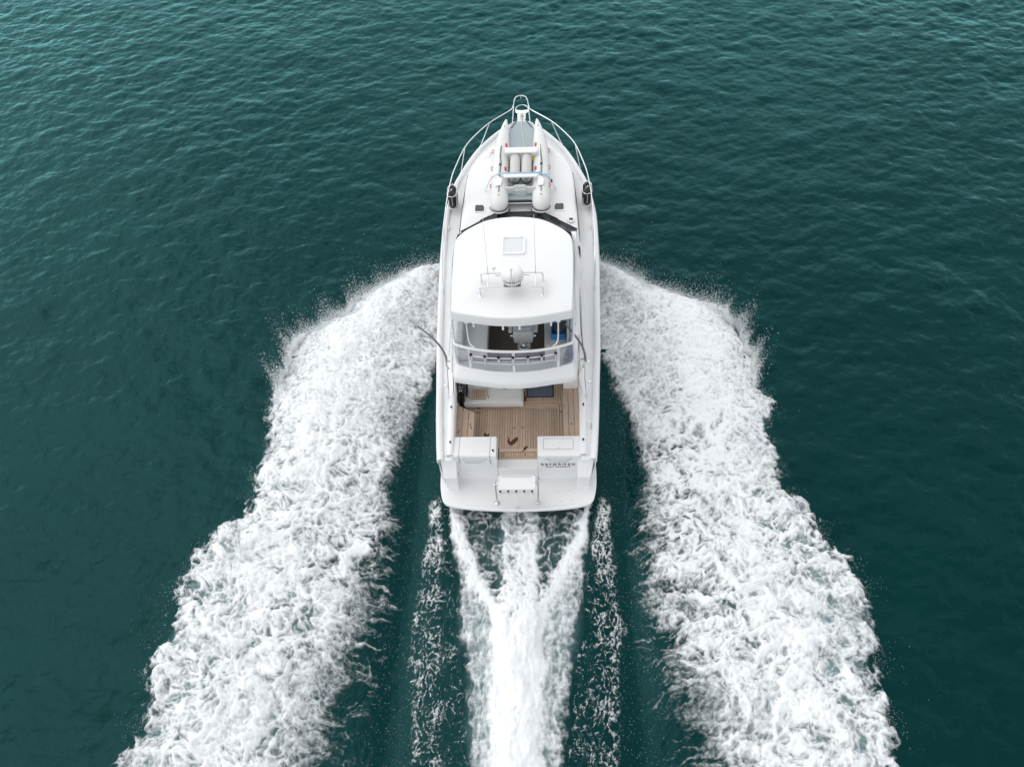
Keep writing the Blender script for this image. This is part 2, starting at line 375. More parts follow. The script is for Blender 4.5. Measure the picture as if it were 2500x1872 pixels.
# ------------------------------------------------------------------ foam
m = bpy.data.materials.new('foam'); m.use_nodes = True; n = m.node_tree.nodes; l = m.node_tree.links
b = n['Principled BSDF']; b.inputs['Roughness'].default_value = .55; b.inputs['Base Color'].default_value = (.80, .82, .835, 1)
b.inputs['Specular IOR Level'].default_value = .3
at = n.new('ShaderNodeAttribute'); at.attribute_name = 'foaminess'
tc = n.new('ShaderNodeTexCoord')
nz = n.new('ShaderNodeTexNoise'); nz.inputs['Scale'].default_value = 17; nz.inputs['Detail'].default_value = 5; nz.inputs['Roughness'].default_value = .7
nz.inputs['Distortion'].default_value = .6
l.new(tc.outputs['Object'], nz.inputs['Vector'])
sb = n.new('ShaderNodeMath'); sb.operation = 'MULTIPLY_ADD'; sb.inputs[1].default_value = .46; sb.inputs[2].default_value = -.23; l.new(nz.outputs['Fac'], sb.inputs[0])
ad = n.new('ShaderNodeMath'); ad.operation = 'ADD'; l.new(at.outputs['Fac'], ad.inputs[0]); l.new(sb.outputs[0], ad.inputs[1])
mr = n.new('ShaderNodeMapRange'); mr.interpolation_type = 'SMOOTHSTEP'; mr.inputs['From Min'].default_value = .10; mr.inputs['From Max'].default_value = .92
l.new(ad.outputs[0], mr.inputs['Value'])
bpn = n.new('ShaderNodeBump'); bpn.inputs['Distance'].default_value = .012; bpn.inputs['Strength'].default_value = .55
l.new(ad.outputs[0], bpn.inputs['Height']); l.new(bpn.outputs[0], b.inputs['Normal'])
tr = n.new('ShaderNodeBsdfTransparent'); mx = n.new('ShaderNodeMixShader')
l.new(mr.outputs[0], mx.inputs[0]); l.new(tr.outputs[0], mx.inputs[1]); l.new(b.outputs[0], mx.inputs[2]); l.new(mx.outputs[0], n['Material Output'].inputs['Surface'])
FOAM = m
FD = .024
def stuff(name, me, mt):
    me.materials.append(mt); o = bpy.data.objects.new(name, me); COL.objects.link(o); o['kind'] = 'stuff'; return o
def side_foam(sg, ou, inn, seed):
    xs = np.arange(1.7, 9.9, FD); ys = np.arange(-9.3, 9.8, FD); X, Y = np.meshgrid(xs, ys)
    age = np.clip((6.5-Y)/12, 0, 1)                      # 0 at the bow, 1 far astern
    wx = .30*fbm(X*.8, Y*.8, 3, seed)+.12*fbm(X*2.6, Y*2.6, 3, seed+5)
    wy = .30*fbm(X*.8+50, Y*.8, 3, seed+9)+.12*fbm(X*2.6+50, Y*2.6, 3, seed+14)
    xo = curve(ou, Y+wy*.6); xi = curve(inn, Y+wy*.5)
    lob = np.abs(perlin(X*1.3+wx*2, Y*1.3+wy*2, seed+20))+.5*np.abs(perlin(X*3.1+wx*3, Y*3.1+wy*3, seed+21))
    do = xo+.10-X+wx*(.55+.5*(1-age))-.28*(.55-lob); di = X-xi+.18+wx*.75
    W = np.maximum(xo-xi, .3); s = (X-xi)/W
    feather = .28+1.75*age**1.5
    inner = sstep(-.05, 1, di/feather); outer = sstep(-.03, .32, do)
    ridge = np.exp(-((s-(.62-.1*age))/.20)**2)
    D = outer*(.17*sstep(-.35, .15, di)+.58*inner+.24*ridge)
    # lace / veins
    ux, uy = X+wx*1.2, Y+wy*1.2
    v = .50*ridged(ux*1.8, uy*1.8, 4, seed+30)+.50*ridged(ux*5.0+wy, uy*5.0+wx, 4, seed+40)
    def line(a, b_, sd, p): return np.maximum(1-np.abs(perlin(a, b_, sd))*2.2, 0)**p
    net2 = np.maximum.reduce([line(ux*1.9+wy, uy*1.9+wx, seed+56, 5), line(ux*3.7+2*wy, uy*3.7+2*wx, seed+57, 4), .8*line(ux*7+3*wy, uy*7+3*wx, seed+58, 4)])
    st = ridged((ux*.55+uy*.25)*1.6, (uy-.28*ux)*4.2, 4, seed+50)   # streaks drawn across the inner skirt
    fine = fbm(X*11, Y*11, 3, seed+60)
    st2 = .62+.85*fbm((ux*.9+uy*.3)*1.2, (uy-.28*ux)*6.5, 5, seed+51, .62); net = ridged(ux*2.2+wx, uy*2.6+wy, 2, seed+55)**7
    sk = np.clip(1-inner, 0, 1)*sstep(.05, .4, age)
    tex = v*(1-.8*sk)+(.8*st2+.2*st)*.8*sk+.30*net*sk*sstep(-.5, .2, di)
    mod = fbm(ux*.55+9, uy*.55, 3, seed+75)
    contrast = (.60+.85*sstep(.1, .7, age))*np.clip(1+1.3*mod, .35, 1.7)
    holes = sstep(.22, .5, fbm(ux*.75, uy*.75, 3, seed+70))*.30*sstep(.1, .5, age)
    crease = np.exp(-(np.abs(fbm(ux*.62+3, uy*.62, 2, seed+77))/.07)**2)*sstep(.15, .5, age)*inner
    A = D-.03+.20*mod+.24*crease+(tex-.62)*contrast+fine*(.28-.06*age)-holes*(1-.6*ridge)
    k_ = sstep(.08, .4, age)*.26
    A = A*(1-k_)+k_*(.46+.75*net2+.5*(v-.6)+.4*mod)*outer*np.clip(inner*1.6, 0, 1)
    A = np.where((do < -.06) | (di < -.55), 0, A)*sstep(-.6, -.05, di)*sstep(0, .10, do+.06)
    A = A*sstep(9.75, 9.2, Y)*sstep(-9.3, -8.6, Y)
    z = crest(X*sg, Y)+.025+np.clip(A, 0, 1.1)*(.03+.04*age)
    z += .07*crease*outer
    z += .10*(lob-.35)*outer*(.4+.6*age)*sstep(0, .3, A)+.06*(v-.6)+.10*fbm(X*1.1, Y*1.1, 3, seed+80)*outer*inner
    z += .07*sstep(4.5, 6.5, Y)*sstep(.02, .3, do/W)*fbm(X*3.2, Y*3.2, 4, seed+90)
    hull = np.interp(Y, [-1, .5, 7, 9, 10], [1.7, 1.72, 1.95, 1.75, 1.4])
    keep = (A > .12) & (X > hull)
    return grid_mesh('bow_wave_foam', X*sg, Y, np.maximum(z, -.1), keep, {'foaminess': A})
stuff('bow_wave_foam', side_foam(-1, OUT_L, IN_L, 100), FOAM)
stuff('bow_wave_foam', side_foam(1, OUT_R, IN_R, 203), FOAM)

def poly_dist(X, Y, P):
    d = np.full(X.shape, 9.)
    for (x0, y0), (x1, y1) in zip(P[:-1], P[1:]):
        t = np.clip(((X-x0)*(x1-x0)+(Y-y0)*(y1-y0))/((x1-x0)**2+(y1-y0)**2), 0, 1)
        d = np.minimum(d, np.hypot(X-x0-t*(x1-x0), Y-y0-t*(y1-y0)))
    return d
def wash_foam():
    xs = np.arange(-2.75, 2.75, .02); ys = np.arange(-9.3, .75, .02); X, Y = np.meshgrid(xs, ys)
    wx = .15*fbm(X*1.6, Y*1.1, 3, 301)+.09*fbm(X*4, Y*3, 3, 302); wy = .25*fbm(X*1.6, Y*1.1, 3, 303)
    x = X-.04+wx; y = Y+wy; ax = np.abs(x)
    vh = np.interp(y, [-9, -5.8, -3.6, -2, 0, .6], [.8, 1.0, 1.27, 1.54, 1.76, 1.8])
    st = .5*ridged(x*5.5, y*1.3, 4, 310)+.5*(.62+.8*fbm(x*9, y*3, 4, 312, .6)); lace = .5*ridged(X*2.4+wx*6, Y*2.0+wy*2, 4, 315)+.5*ridged(X*5+wx*5, Y*4, 3, 316)
    fine = fbm(X*9, Y*6, 3, 320)
    brL = poly_dist(x, y, [(-1.62, .3), (-1.48, -.3), (-1.25, -.98), (-.87, -1.84), (-.42, -2.7), (-.12, -3.5)])
    brR = poly_dist(x, y, [(1.62, .3), (1.50, -.3), (1.28, -.8), (.76, -1.89), (.50, -2.5), (.12, -3.5)])
    br = np.minimum(brL, brR)
    branch = np.exp(-(br/(.19+.07*fbm(X*3, Y*2, 2, 331)))**2)
    # outboard of the branches lies the pale veil
    lim = np.interp(y, [-3.2, -2.55, -1.86, -.9, -.3, .3], [.0, .42, .80, 1.25, 1.48, 1.62])
    veil = sstep(.10, -.22, ax-vh)*sstep(-.10, .10, ax-lim)
    pocket = sstep(.05, -.15, ax-lim)*sstep(-3.1, -2.6, y)
    jet = sstep(.54, .34, ax)*sstep(-3.9, -2.8, y)
    hollow = np.exp(-((x)/.24)**2)*sstep(-1.5, .1, y)
    core = sstep(.70, .44, ax+.12*sstep(-4, -7, y))*sstep(-2.35, -3.5, y)
    D = (.54+.22*sstep(-2.2, -.6, y))*veil+.54*branch+.33*pocket*(1-jet)+.92*jet*(1-.34*hollow)+.36*core+.24*np.exp(-(x/.35)**2)*sstep(-.6, -3, y)
    D = np.minimum(D, 1.0)
    tex = st*.55*(1-pocket)+lace*(.45+.55*pocket)
    con = .98-.30*core-.05*branch-.22*veil
    A = D+(tex-.60)*con*1.15+fine*.26
    # sparse flecks along the chine wash
    bi = np.interp(Y, [-9, -5.7, -4, -2.8, -1.2, .3, .8], [1.2, 1.45, 1.62, 1.70, 1.78, 1.92, 1.98])
    bo = np.interp(Y, [-9, -5.7, -4, -2.8, -1.2, .3, .8], [1.9, 2.10, 2.36, 2.38, 2.30, 2.24, 2.08])
    axx = np.abs(X+.1*fbm(X*2, Y*1.5, 2, 340)+.13*fbm(X*.3, Y*.55, 2, 341))
    band = sstep(-.12, .10, axx-bi)*sstep(.15, -.10, axx-bo)
    fl = ridged(X*10+wx*9, Y*5.2+wy*4, 4, 345, .75)+.30*fbm(X*2, Y*1.6, 3, 346)
    Ab = band*(fl*1.25-.46+.3*sstep(-2, .5, Y)+fine*.3)
    inn = sstep(.1, -.1, axx-bi)*sstep(-.05, .1, ax-vh)
    Ab = np.maximum(Ab, inn*(fl*1.2-.60+fine*.3))
    A = np.maximum(A*sstep(.25, -.1, ax-vh), Ab)
    A = A*sstep(.75, .3, Y)*sstep(-9.3, -8.6, Y)
    z = crest(X, Y)+.03+.06*np.clip(A, 0, 1.1)+.07*branch*sstep(.4, 0, Y)+.10*core*fbm(X*2.5, Y*1.8, 3, 350)+.05*(tex-.6)+.10*jet*(1-hollow)*sstep(.3, -.4, Y)
    return grid_mesh('propeller_wash_foam', X, Y, z, A > .12, {'foaminess': A})
stuff('propeller_wash_foam', wash_foam(), FOAM)

def droplets(name, P, rad, seed):
    r = np.random.default_rng(seed)
    o = np.array([(1,0,0),(0,1,0),(-1,0,0),(0,-1,0),(0,0,1),(0,0,-1)], float)
    f = np.array([(0,1,4),(1,2,4),(2,3,4),(3,0,4),(1,0,5),(2,1,5),(3,2,5),(0,3,5)])
    sc = rad[:, None, None]*(1+.5*r.uniform(-1, 1, (len(P), 1, 3)))
    V = (P[:, None, :]+o[None]*sc).reshape(-1, 3)
    Q = (f[None]+6*np.arange(len(P))[:, None, None]).reshape(-1, 3)
    return stuff(name, raw_mesh(name, V, Q), M['droplet'])
def spray(sg, ou, inn, seed):
    r = np.random.default_rng(seed); PP = []; RR = []
    # flung off the leading edge
    n_ = 24000
    y = 9.2-5.2*r.beta(1.3, 1.3, n_); clump = 1.5*fbm(y*1.7, y*0+sg*3., 3, seed)
    off = r.exponential(.17+.24*np.clip(clump, -.6, 1), n_)-.32+.25*clump
    x = curve(ou, y)+off*.6; yy = y+off*.8
    z = crest(x*sg, yy)+.05+r.exponential(.16, n_)*(1+.8*np.clip(off, -.5, 1))
    PP.append(np.stack([x*sg, yy, z], -1)); RR.append(r.uniform(.003, .008, n_)*(1+.8*(r.random(n_) < .10)))
    # along the rest of the outer edge
    n_ = 2200; y = r.uniform(-5.5, 5, n_); off = r.exponential(.14, n_)-.12; keep = fbm(y*1.3, off*1.3+7+sg*5, 3, seed+4) > .02
    y = y[keep]; off = off[keep]
    x = curve(ou, y)+off; z = .03+r.exponential(.06, len(y))
    PP.append(np.stack([x*sg, y, z], -1)); RR.append(r.uniform(.003, .006, len(y)))
    # mist over the crest
    n_ = 12000; y = r.uniform(2.5, 9.0, n_); t = r.random(n_); x = curve(inn, y)+(curve(ou, y)-curve(inn, y))*t
    z = crest(x*sg, y)+.08+r.exponential(.10, n_)
    PP.append(np.stack([x*sg, y, z], -1)); RR.append(r.uniform(.003, .008, n_))
    # drops fallen in the dark trough beside the hull
    n_ = 1500; y = r.uniform(-6, 4, n_); x = r.uniform(2.1, 3.2, n_)
    PP.append(np.stack([x*sg, y, crest(x*sg, y)+.02], -1)); RR.append(r.uniform(.003, .0055, n_))
    P = np.concatenate(PP); rd = np.concatenate(RR)
    ok = np.abs(P[:, 0]) > np.interp(P[:, 1], [0, 1, 7, 9, 9.6], [1.9, 2.1, 2.32, 2.32, 2.3])
    droplets('spray', P[ok], rd[ok], seed)
spray(-1, OUT_L, IN_L, 21); spray(1, OUT_R, IN_R, 22)

# ------------------------------------------------------------------ the yacht: hull, decks
YA = thing('motor_yacht', 'white flybridge motor yacht speeding away across dark green water', 'motor yacht', (0, 6.5, 0))
SY = [.68, 1.2, 2.0, 2.85, 4.1, 4.9, 6.1, 7.2, 8.5, 9.2, 10.2, 10.8, 11.5, 12.15, 12.9, 13.2, 13.36]
SB = [1.92, 1.97, 2.03, 2.08, 2.16, 2.19, 2.24, 2.275, 2.275, 2.24, 2.08, 1.89, 1.63, 1.31, .76, .42, .12]
SZ = [1.55, 1.62, 1.68, 1.75, 1.87, 1.96, 2.05, 2.12, 2.22, 2.26, 2.34, 2.38, 2.40, 2.42, 2.45, 2.46, 2.46]
def sb(y): return interp(y, SY, SB)
def sz(y): return interp(y, SY, SZ)
ST = spline([(y, b_, z_) for y, b_, z_ in zip(SY, SB, SZ)], 4)
def hull_ring(y, b_, z_):
    cb = interp(y, [.68, 4, 7, 9, 10.5, 12, 13, 13.4], [.90, .90, .86, .78, .63, .50, .34, .2])*b_
    zc = interp(y, [.68, 4, 7, 9, 10.5, 12, 13, 13.4], [.10, .14, .28, .50, .75, 1.12, 1.75, 2.2])
    zk = interp(y, [.68, 4, 7, 9, 10.5, 12, 13, 13.4], [-.4, -.5, -.5, -.45, -.3, .2, 1.2, 2.0])
    half = [(b_-.01, z_-.002), (b_-.004, z_-.05), (b_+.022, z_-.075), (b_+.022, z_-.125), (b_-.008, z_-.15),
            (b_*.62+cb*.38, z_*.58+zc*.42), (cb+.03, zc+.05), (cb-.05, zc), (0, zk)]
    return [(x, y, z) for x, z in half]+[(-x, y, z) for x, z in half[-2::-1]]
MB().rings([hull_ring(*p) for p in ST], False).add([(x, .68, min(z, .46)) for x, y, z in hull_ring(*ST[0])], [tuple(range(17))]).add([(sg*a, .785, z) for sg in (-1, 1) for a, z in ((1.50, .44), (1.93, .44), (1.935, 1.53), (1.50, 1.57))], [(0, 1, 2, 3), (4, 5, 6, 7)]).build('hull', 'gelcoat', YA, angle=50)
for sg in (-1, 1):
    g = MB(); rings = []
    for y, b_, z_ in ST:
        wd = min(.15, b_*.6)
        rings.append([(sg*b_, y, z_-.01), (sg*(b_-.012), y, z_+.022), (sg*(b_-.04), y, z_+.03), (sg*(b_-wd+.02), y, z_+.03), (sg*(b_-wd), y, z_+.012), (sg*(b_-wd-.006), y, z_-.06)])
    g.rings(rings, False).build('gunwale', 'gelcoat', YA, angle=60)
    d = MB(); rings = []
    for y, b_, z_ in ST:
        wd = min(.15, b_*.6); xi = 1.56 if y < 3.6 else .0
        rings.append([(sg*(b_-wd), y, z_-.045), (sg*(b_-wd)*.7+sg*xi*.3, y, z_-.035), (sg*xi, y, z_-.03)])
    d.rings(rings, False).build('side_deck', 'non_skid', YA, angle=60)
    # raised cockpit coaming and the inner liner
    c = MB(); rings = []
    for y in np.linspace(.78, 3.3, 10):
        z_ = sz(y); xi = 1.535+.03*min(1, (y-.8)/1.6)
        rings.append([(sg*(xi+.165), y, z_-.06), (sg*(xi+.155), y, z_+.035), (sg*(xi+.135), y, z_+.05), (sg*(xi+.02), y, z_+.05), (sg*xi, y, z_+.03), (sg*xi, y, .86)])
    c.rings(rings, False).build('coaming', 'gelcoat', YA, angle=50)
    # moulded wing joining the coaming to the house side
    MB().hexa([(sg*1.56, 2.5, 1.70), (sg*1.70, 2.5, 1.70), (sg*1.72, 3.6, 1.75), (sg*1.56, 3.6, 1.75),
               (sg*1.57, 2.62, 1.76), (sg*1.66, 2.62, 1.76), (sg*1.62, 3.4, 2.95), (sg*1.56, 3.4, 2.95)]).build('side_wing', 'gelcoat', YA, bevel=.03)

# trunk cabin top (foredeck)
TY = [7.2, 8.1, 9.3, 10.47, 11.2, 11.9, 12.4, 12.75]
TX = [1.72, 1.70, 1.66, 1.60, 1.42, 1.06, .68, .25]
TH_ = [.44, .42, .38, .29, .20, .12, .06, .02]
tr_ = []
for y, x, h in spline(list(zip(TY, TX, TH_)), 4):
    zb = sz(y)-.05; zt = sz(y)-.03+h
    half = [(x+.05, zb), (x+.012, zt-.07), (x-.03, zt-.015), (x-.10, zt+.005), (x*.6, zt+.03), (0, zt+.045)]
    tr_.append([(a, y, z) for a, z in half]+[(-a, y, z) for a, z in half[-2::-1]])
MB().rings(tr_, False).build('cabin_top', 'gelcoat', YA, angle=60)
for sg in (-1, 1):
    rings = []
    for y in np.linspace(7.7, 10.5, 10):
        x = interp(y, TY, TX); zt = sz(y)-.03+interp(y, TY, TH_); t = .5+.5*min(1, (10.5-y)/.8)
        rings.append([(sg*(x+.052), y, sz(y)+.05), (sg*(x+.034), y, zt-.075), (sg*(x+.022), y, zt-.066), (sg*(x+.022), y, sz(y)+.05)])
    MB().rings(rings, True, True, True).build('side_window', 'dark_glass', YA)
    # faint moulded foredeck panels
    MB().prism([(sg*1.18, 11.15), (sg*1.02, 11.62), (sg*.92, 11.6), (sg*1.0, 11.15)], 2.45, sz(11.4)+.185).build('locker_lid', 'gelcoat', YA, bevel=.01)

# ------------------------------------------------------------------ house, windscreen, side windows
for sg in (-1, 1):
    MB().hexa([(sg*1.50, 3.4, 1.8), (sg*1.74, 3.4, 1.8), (sg*1.74, 7.75, 2.0), (sg*1.50, 7.75, 2.0),
               (sg*1.46, 3.4, 3.0), (sg*1.60, 3.4, 3.0), (sg*1.60, 6.9, 3.3), (sg*1.46, 6.9, 3.3)]).build('house_side', 'gelcoat', YA, bevel=.02)
    for y0, y1 in ((3.6, 4.95), (5.0, 6.2), (6.25, 7.1)):
        def px(y, z): return sg*(1.74-.14*(z-1.85)/1.2+.012)
        z0, z1 = 2.32, 2.86
        MB().hexa([(px(0, z0)-sg*.02, y0, z0), (px(0, z0), y0, z0), (px(0, z0), y1, z0), (px(0, z0)-sg*.02, y1, z0),
                   (px(0, z1)-sg*.02, y0+.05, z1), (px(0, z1), y0+.05, z1), (px(0, z1), y1-.05, z1), (px(0, z1)-sg*.02, y1-.05, z1)]).build('saloon_window', 'dark_glass', YA)
    # thin handrail on the side deck
    MB().tube([(sg*1.79, 3.6, 2.02), (sg*1.80, 5.4, 2.12), (sg*1.79, 6.6, 2.2)], .012, 6).build('handrail', 'stainless', YA)
WB = [(-1.64, 7.62, 2.58), (-1.655, 7.80, 2.60), (-.645, 8.53, 2.655), (.645, 8.53, 2.655), (1.655, 7.80, 2.60), (1.64, 7.62, 2.58)]
WT = [(-1.43, 4.9, 4.76), (-1.40, 5.15, 4.76), (-.55, 5.72, 4.78), (.55, 5.72, 4.78), (1.40, 5.15, 4.76), (1.43, 4.9, 4.76)]
WM = [(-1.56, 6.85, 3.06), (-1.55, 6.98, 3.07), (-.61, 7.28, 3.09), (.61, 7.28, 3.09), (1.55, 6.98, 3.07), (1.56, 6.85, 3.06)]
def wl(i, t, o=0):
    a, m_, b_ = Vector(WB[i]), Vector(WM[i]), Vector(WT[i])
    return (a.lerp(m_, t/.4) if t <= .4 else m_.lerp(b_, (t-.4)/.6))+Vector((0, o, o))
for t0, t1, nm, mt in ((.0, .40, 'windscreen', 'dark_glass'), (.40, .60, 'bridge_fairing', 'gelcoat'), (.60, 1.0, 'bridge_windscreen', 'dark_glass')):
    for i in range(5):
        if nm != 'bridge_fairing' and i in (0, 4): mt2 = 'gelcoat'; nm2 = 'windscreen_pillar'
        else: mt2, nm2 = mt, nm
        a, b_, c_, d_ = wl(i, t0), wl(i+1, t0), wl(i+1, t1), wl(i, t1)
        q = Vector((0, -.03, -.03))
        MB().hexa([a+q, b_+q, b_, a, d_+q, c_+q, c_, d_]).build(nm2, mt2, YA)
for i in (1, 2, 3, 4):     # black mullions between the panes
    MB().tube([wl(i, 0, .012), wl(i, .4, .012)], .022, 6).build('mullion', 'black', YA)
MB().tube([Vector(p)+Vector((0, .012, .0)) for p in WB[1:5]], .016, 6).build('windscreen_seal', 'black', YA)
for x0, y0, x1, y1 in ((-.3, 8.50, .18, 8.44), (.85, 8.36, 1.12, 8.10), (-.85, 8.36, -1.12, 8.1)):
    MB().tube([(x0, y0, 2.69), (x1, y1, 2.74)], .012, 6).build('wiper', 'black', YA)
# moulded hatch inside starboard pane
MB().tube([wl(3, .058+.024*math.sin(a), .010).lerp(wl(4, .058+.024*math.sin(a), .010), .42+.15*math.copysign(abs(math.cos(a))**.5, math.cos(a))) for a in np.linspace(0, 2*math.pi, 25)[:-1]], .012, 6, True).build('opening_light_frame', 'black', YA)
# bridge floor with swept aft edge
EDGE = [(1.58, 6.6), (1.57, 5.0), (1.555, 3.6), (1.52, 2.75), (1.48, 2.16), (1.45, 2.03), (1.36, 1.965), (.70, 1.84), (.35, 1.785), (0, 1.77)]
edge_r = spline(EDGE, 4)
full = edge_r+[(-x, y) for x, y in edge_r[-2::-1]]
MB().prism(full, 2.92, 3.035).build('bridge_deck', 'gelcoat', YA, bevel=.03, seg=3)
BI = [(1.46, 6.6), (1.45, 5.0), (1.44, 3.6), (1.425, 2.75), (1.41, 2.42), (1.39, 2.30), (1.30, 2.18), (.68, 2.02), (.35, 1.97), (0, 1.955)]
bi_r = spline(BI, 4); bifull = bi_r+[(-x, y) for x, y in bi_r[-2::-1]]
def blend(t, z): return [(a[0]*(1-t)+b_[0]*t, a[1]*(1-t)+b_[1]*t, z) for a, b_ in zip(full, bifull)]
inner = [(x*.965, y+.04*(1 if y < 3 else 0), 3.30) for x, y in bifull]
MB().rings([blend(0, 3.02), blend(.04, 3.07), blend(.22, 3.13), blend(.55, 3.20), blend(.86, 3.28), blend(1, 3.315), inner, [(x, y, 3.03) for x, y, z in inner]], False).build('bridge_coaming', 'gelcoat', YA, angle=50)
# ------------------------------------------------------------------ hardtop
RO = [(0, 5.62), (.40, 5.58), (.76, 5.465), (1.16, 5.175), (1.37, 4.93), (1.45, 4.73), (1.465, 4.3), (1.44, 3.25), (1.40, 2.50), (1.38, 2.365), (1.31, 2.305), (.88, 2.21), (.45, 2.125), (0, 2.095)]
rr_ = spline(RO[:6], 4)[:-1]+spline(RO[5:9], 4)[:-1]+spline(RO[8:], 4)
rfull = rr_+[(-x, y) for x, y in rr_[-2:0:-1]]
rc = (0, 3.85)
def rring(ins, z, sc=1.0, aft=0.0):
    out = []; n_ = len(rfull)
    for i in range(n_):
        p0, p1 = Vector(rfull[i-1]), Vector(rfull[(i+1) % n_]); t = (p1-p0).normalized(); nn = Vector((-t.y, t.x))
        p = Vector(rfull[i]);
        if (Vector(rc)-p).dot(nn) < 0: nn = -nn
        p = p+nn*ins
        out.append((rc[0]+(p.x-rc[0])*sc, rc[1]+(p.y-rc[1])*sc, z+(0 if sc < 1 else 0)))
    return out
MB().rings([rring(.03, 4.725), rring(0, 4.74), rring(.0, 4.775), rring(.05, 4.935), rring(.065, 4.952), rring(.11, 4.965), rring(.11, 4.992, .84), rring(.11, 5.017, .6), rring(.11, 5.03, .3)], True, True, True).build('hardtop', 'gelcoat', YA, angle=24)
# overhead hatch
def ring_frame(outer, inn_, z0, z1, name, mt, par, bevel=0.0):
    mb = MB(); mb.rings([[(x, y, z0) for x, y in outer], [(x, y, z1) for x, y in outer], [(x, y, z1) for x, y in inn_], [(x, y, z0) for x, y in inn_], [(x, y, z0) for x, y in outer]])
    return mb.build(name, mt, par, bevel=bevel)
h = MB().prism(rrect(.01, 4.41, .50, .54, .04), 5.0, 5.055).build('roof_hatch', 'frost_hatch', YA)
ring_frame(rrect(.01, 4.41, .57, .62, .07), rrect(.01, 4.41, .47, .51, .035), 5.0, 5.075, 'frame', 'white_paint', h, .012)
for x in (-.17, .21): MB().box(x-.03, x+.03, 4.66, 4.69, 5.075, 5.09).build('hinge', 'white_paint', h, .006)
# radar arch on the hardtop
def hoop(y, z): return spline([(-.70, y, 4.99), (-.70, y, z-.10), (-.685, y, z-.03), (-.62, y, z), (0, y, z), (.62, y, z), (.685, y, z-.03), (.70, y, z-.10), (.70, y, 4.99)], 4)
mast = MB().tube(hoop(3.24, 5.27), .019, 8).build('radar_mast', 'stainless', YA)
MB().tube(hoop(2.80, 5.27), .019, 8).build('rail', 'stainless', mast)
for sg in (-1, 1):
    MB().box(sg*.70-.004, sg*.70+.004, 2.79, 3.25, 5.13, 5.21).build('side_plate', 'stainless', mast)
    MB().tube([(sg*.535, 2.80, 5.27), (sg*.535, 3.24, 5.27)], .015, 8).build('crossbar', 'stainless', mast)
    a = MB().tube([(sg*.535, 3.20, 5.29), (sg*.535, 3.20, 5.52)], .014, 8).build('whip_antenna', 'white_paint', mast)
    MB().tube([(sg*.535, 3.20, 5.52), (sg*.535, 3.20, 6.95)], [.009, .004], 6).build('whip', 'white_paint', a) if False else None
    a2 = MB().tube([(sg*.535, 3.20, 5.5), (sg*.535, 3.20, 6.95)], [.008, .0045], 6).build('whip_antenna', 'white_paint', mast)
    for y in (2.80, 3.24): MB().lathe([(.05, 0), (.05, .012), (.03, .02)], (sg*.70, y, 4.992), 14).build('foot', 'stainless', mast)
MB().tube([(-.40, 3.24, 5.27), (-.40, 3.24, 5.40)], .009, 6).build('stem', 'white_paint', mast)
MB().lathe([(.012, 0), (.045, .01), (.05, .04), (.035, .075), (.0, .09)], (-.40, 3.24, 5.40), 14).build('gps_antenna', 'white_paint', mast)
MB().box(-.17, .21, 2.76, 3.02, 5.275, 5.30).build('bracket', 'stainless', mast)
rd = MB().lathe([(.19, -.015), (.236, .0), (.252, .04), (.254, .12), (.246, .19), (.226, .245), (.18, .288), (.10, .312), (0, .32)], (.02, 2.99, 5.32), 40).build('radar_dome', 'white_paint', YA, angle=60)
t = MB()
for i, ch in enumerate('GARMIN'):
    a = R(-90+(i-2.5)*15.5); nrm = Vector((math.cos(a)*.99, math.sin(a)*.99, .10)).normalized()
    p = Vector((.02, 2.99, 5.32+.115))+Vector((math.cos(a), math.sin(a), 0))*.257
    ex = Vector((-math.sin(a), math.cos(a), 0)); ey = nrm.cross(ex)
    mt4 = Matrix((ex, ey, nrm)).transposed().to_4x4(); mt4.translation = p
    text_mesh(ch, .088, mt4, t, .0015, 1, 1.15)
t.build('lettering', 'letter', rd, flat=True)
MB().tube([(.02, 2.70, 5.29), (.02, 2.70, 5.86)], .011, 8).build('light_pole', 'stainless', mast)
MB().lathe([(.02, 0), (.034, .01), (.034, .05), (.02, .065), (0, .07)], (.02, 2.70, 5.86), 14).build('anchor_light', 'white_paint', mast)

# ------------------------------------------------------------------ bridge: rim, clear panels, rod holders, interior
RIM = [(1.375, 2.42, 3.95), (1.37, 2.33, 3.95), (1.29, 2.26, 3.95), (.95, 2.145, 3.95), (.5, 2.06, 3.95), (0, 2.035, 3.95)]
rimr = spline(RIM, 5); rim = rimr+[(-x, y, z) for x, y, z in rimr[-2::-1]]
MB().tube(rim, .034, 10).build('bridge_rail', 'white_paint', YA)
LOW = [(1.40, 2.42, 3.315), (1.385, 2.31, 3.315), (1.30, 2.19, 3.315), (.95, 2.08, 3.315), (.5, 1.985, 3.315), (0, 1.965, 3.315)]
lowr = spline(LOW, 5); low = lowr+[(-x, y, z) for x, y, z in lowr[-2::-1]]
cuts = [0, 14, 25, 36, 50]
def near(xt): return min(range(len(rim)), key=lambda i: abs(rim[i][0]-xt))
cuts = [0, near(1.0), near(0), near(-1.0), len(rim)-1]
for a, b_ in zip(cuts[:-1], cuts[1:]):
    MB().rings([low[a:b_+1], rim[a:b_+1]], False).build('clear_panel', 'clear_vinyl', YA)
for i in cuts[1:-1]:
    p, q = Vector(low[i]), Vector(rim[i])
    MB().hexa([p+Vector(d) for d in ((-.03,-.02,0),(.03,-.02,0),(.03,.02,0),(-.03,.02,0))]+[q+Vector(d) for d in ((-.03,-.02,0),(.03,-.02,0),(.03,.02,0),(-.03,.02,0))]).build('post', 'white_paint', YA, bevel=.008)
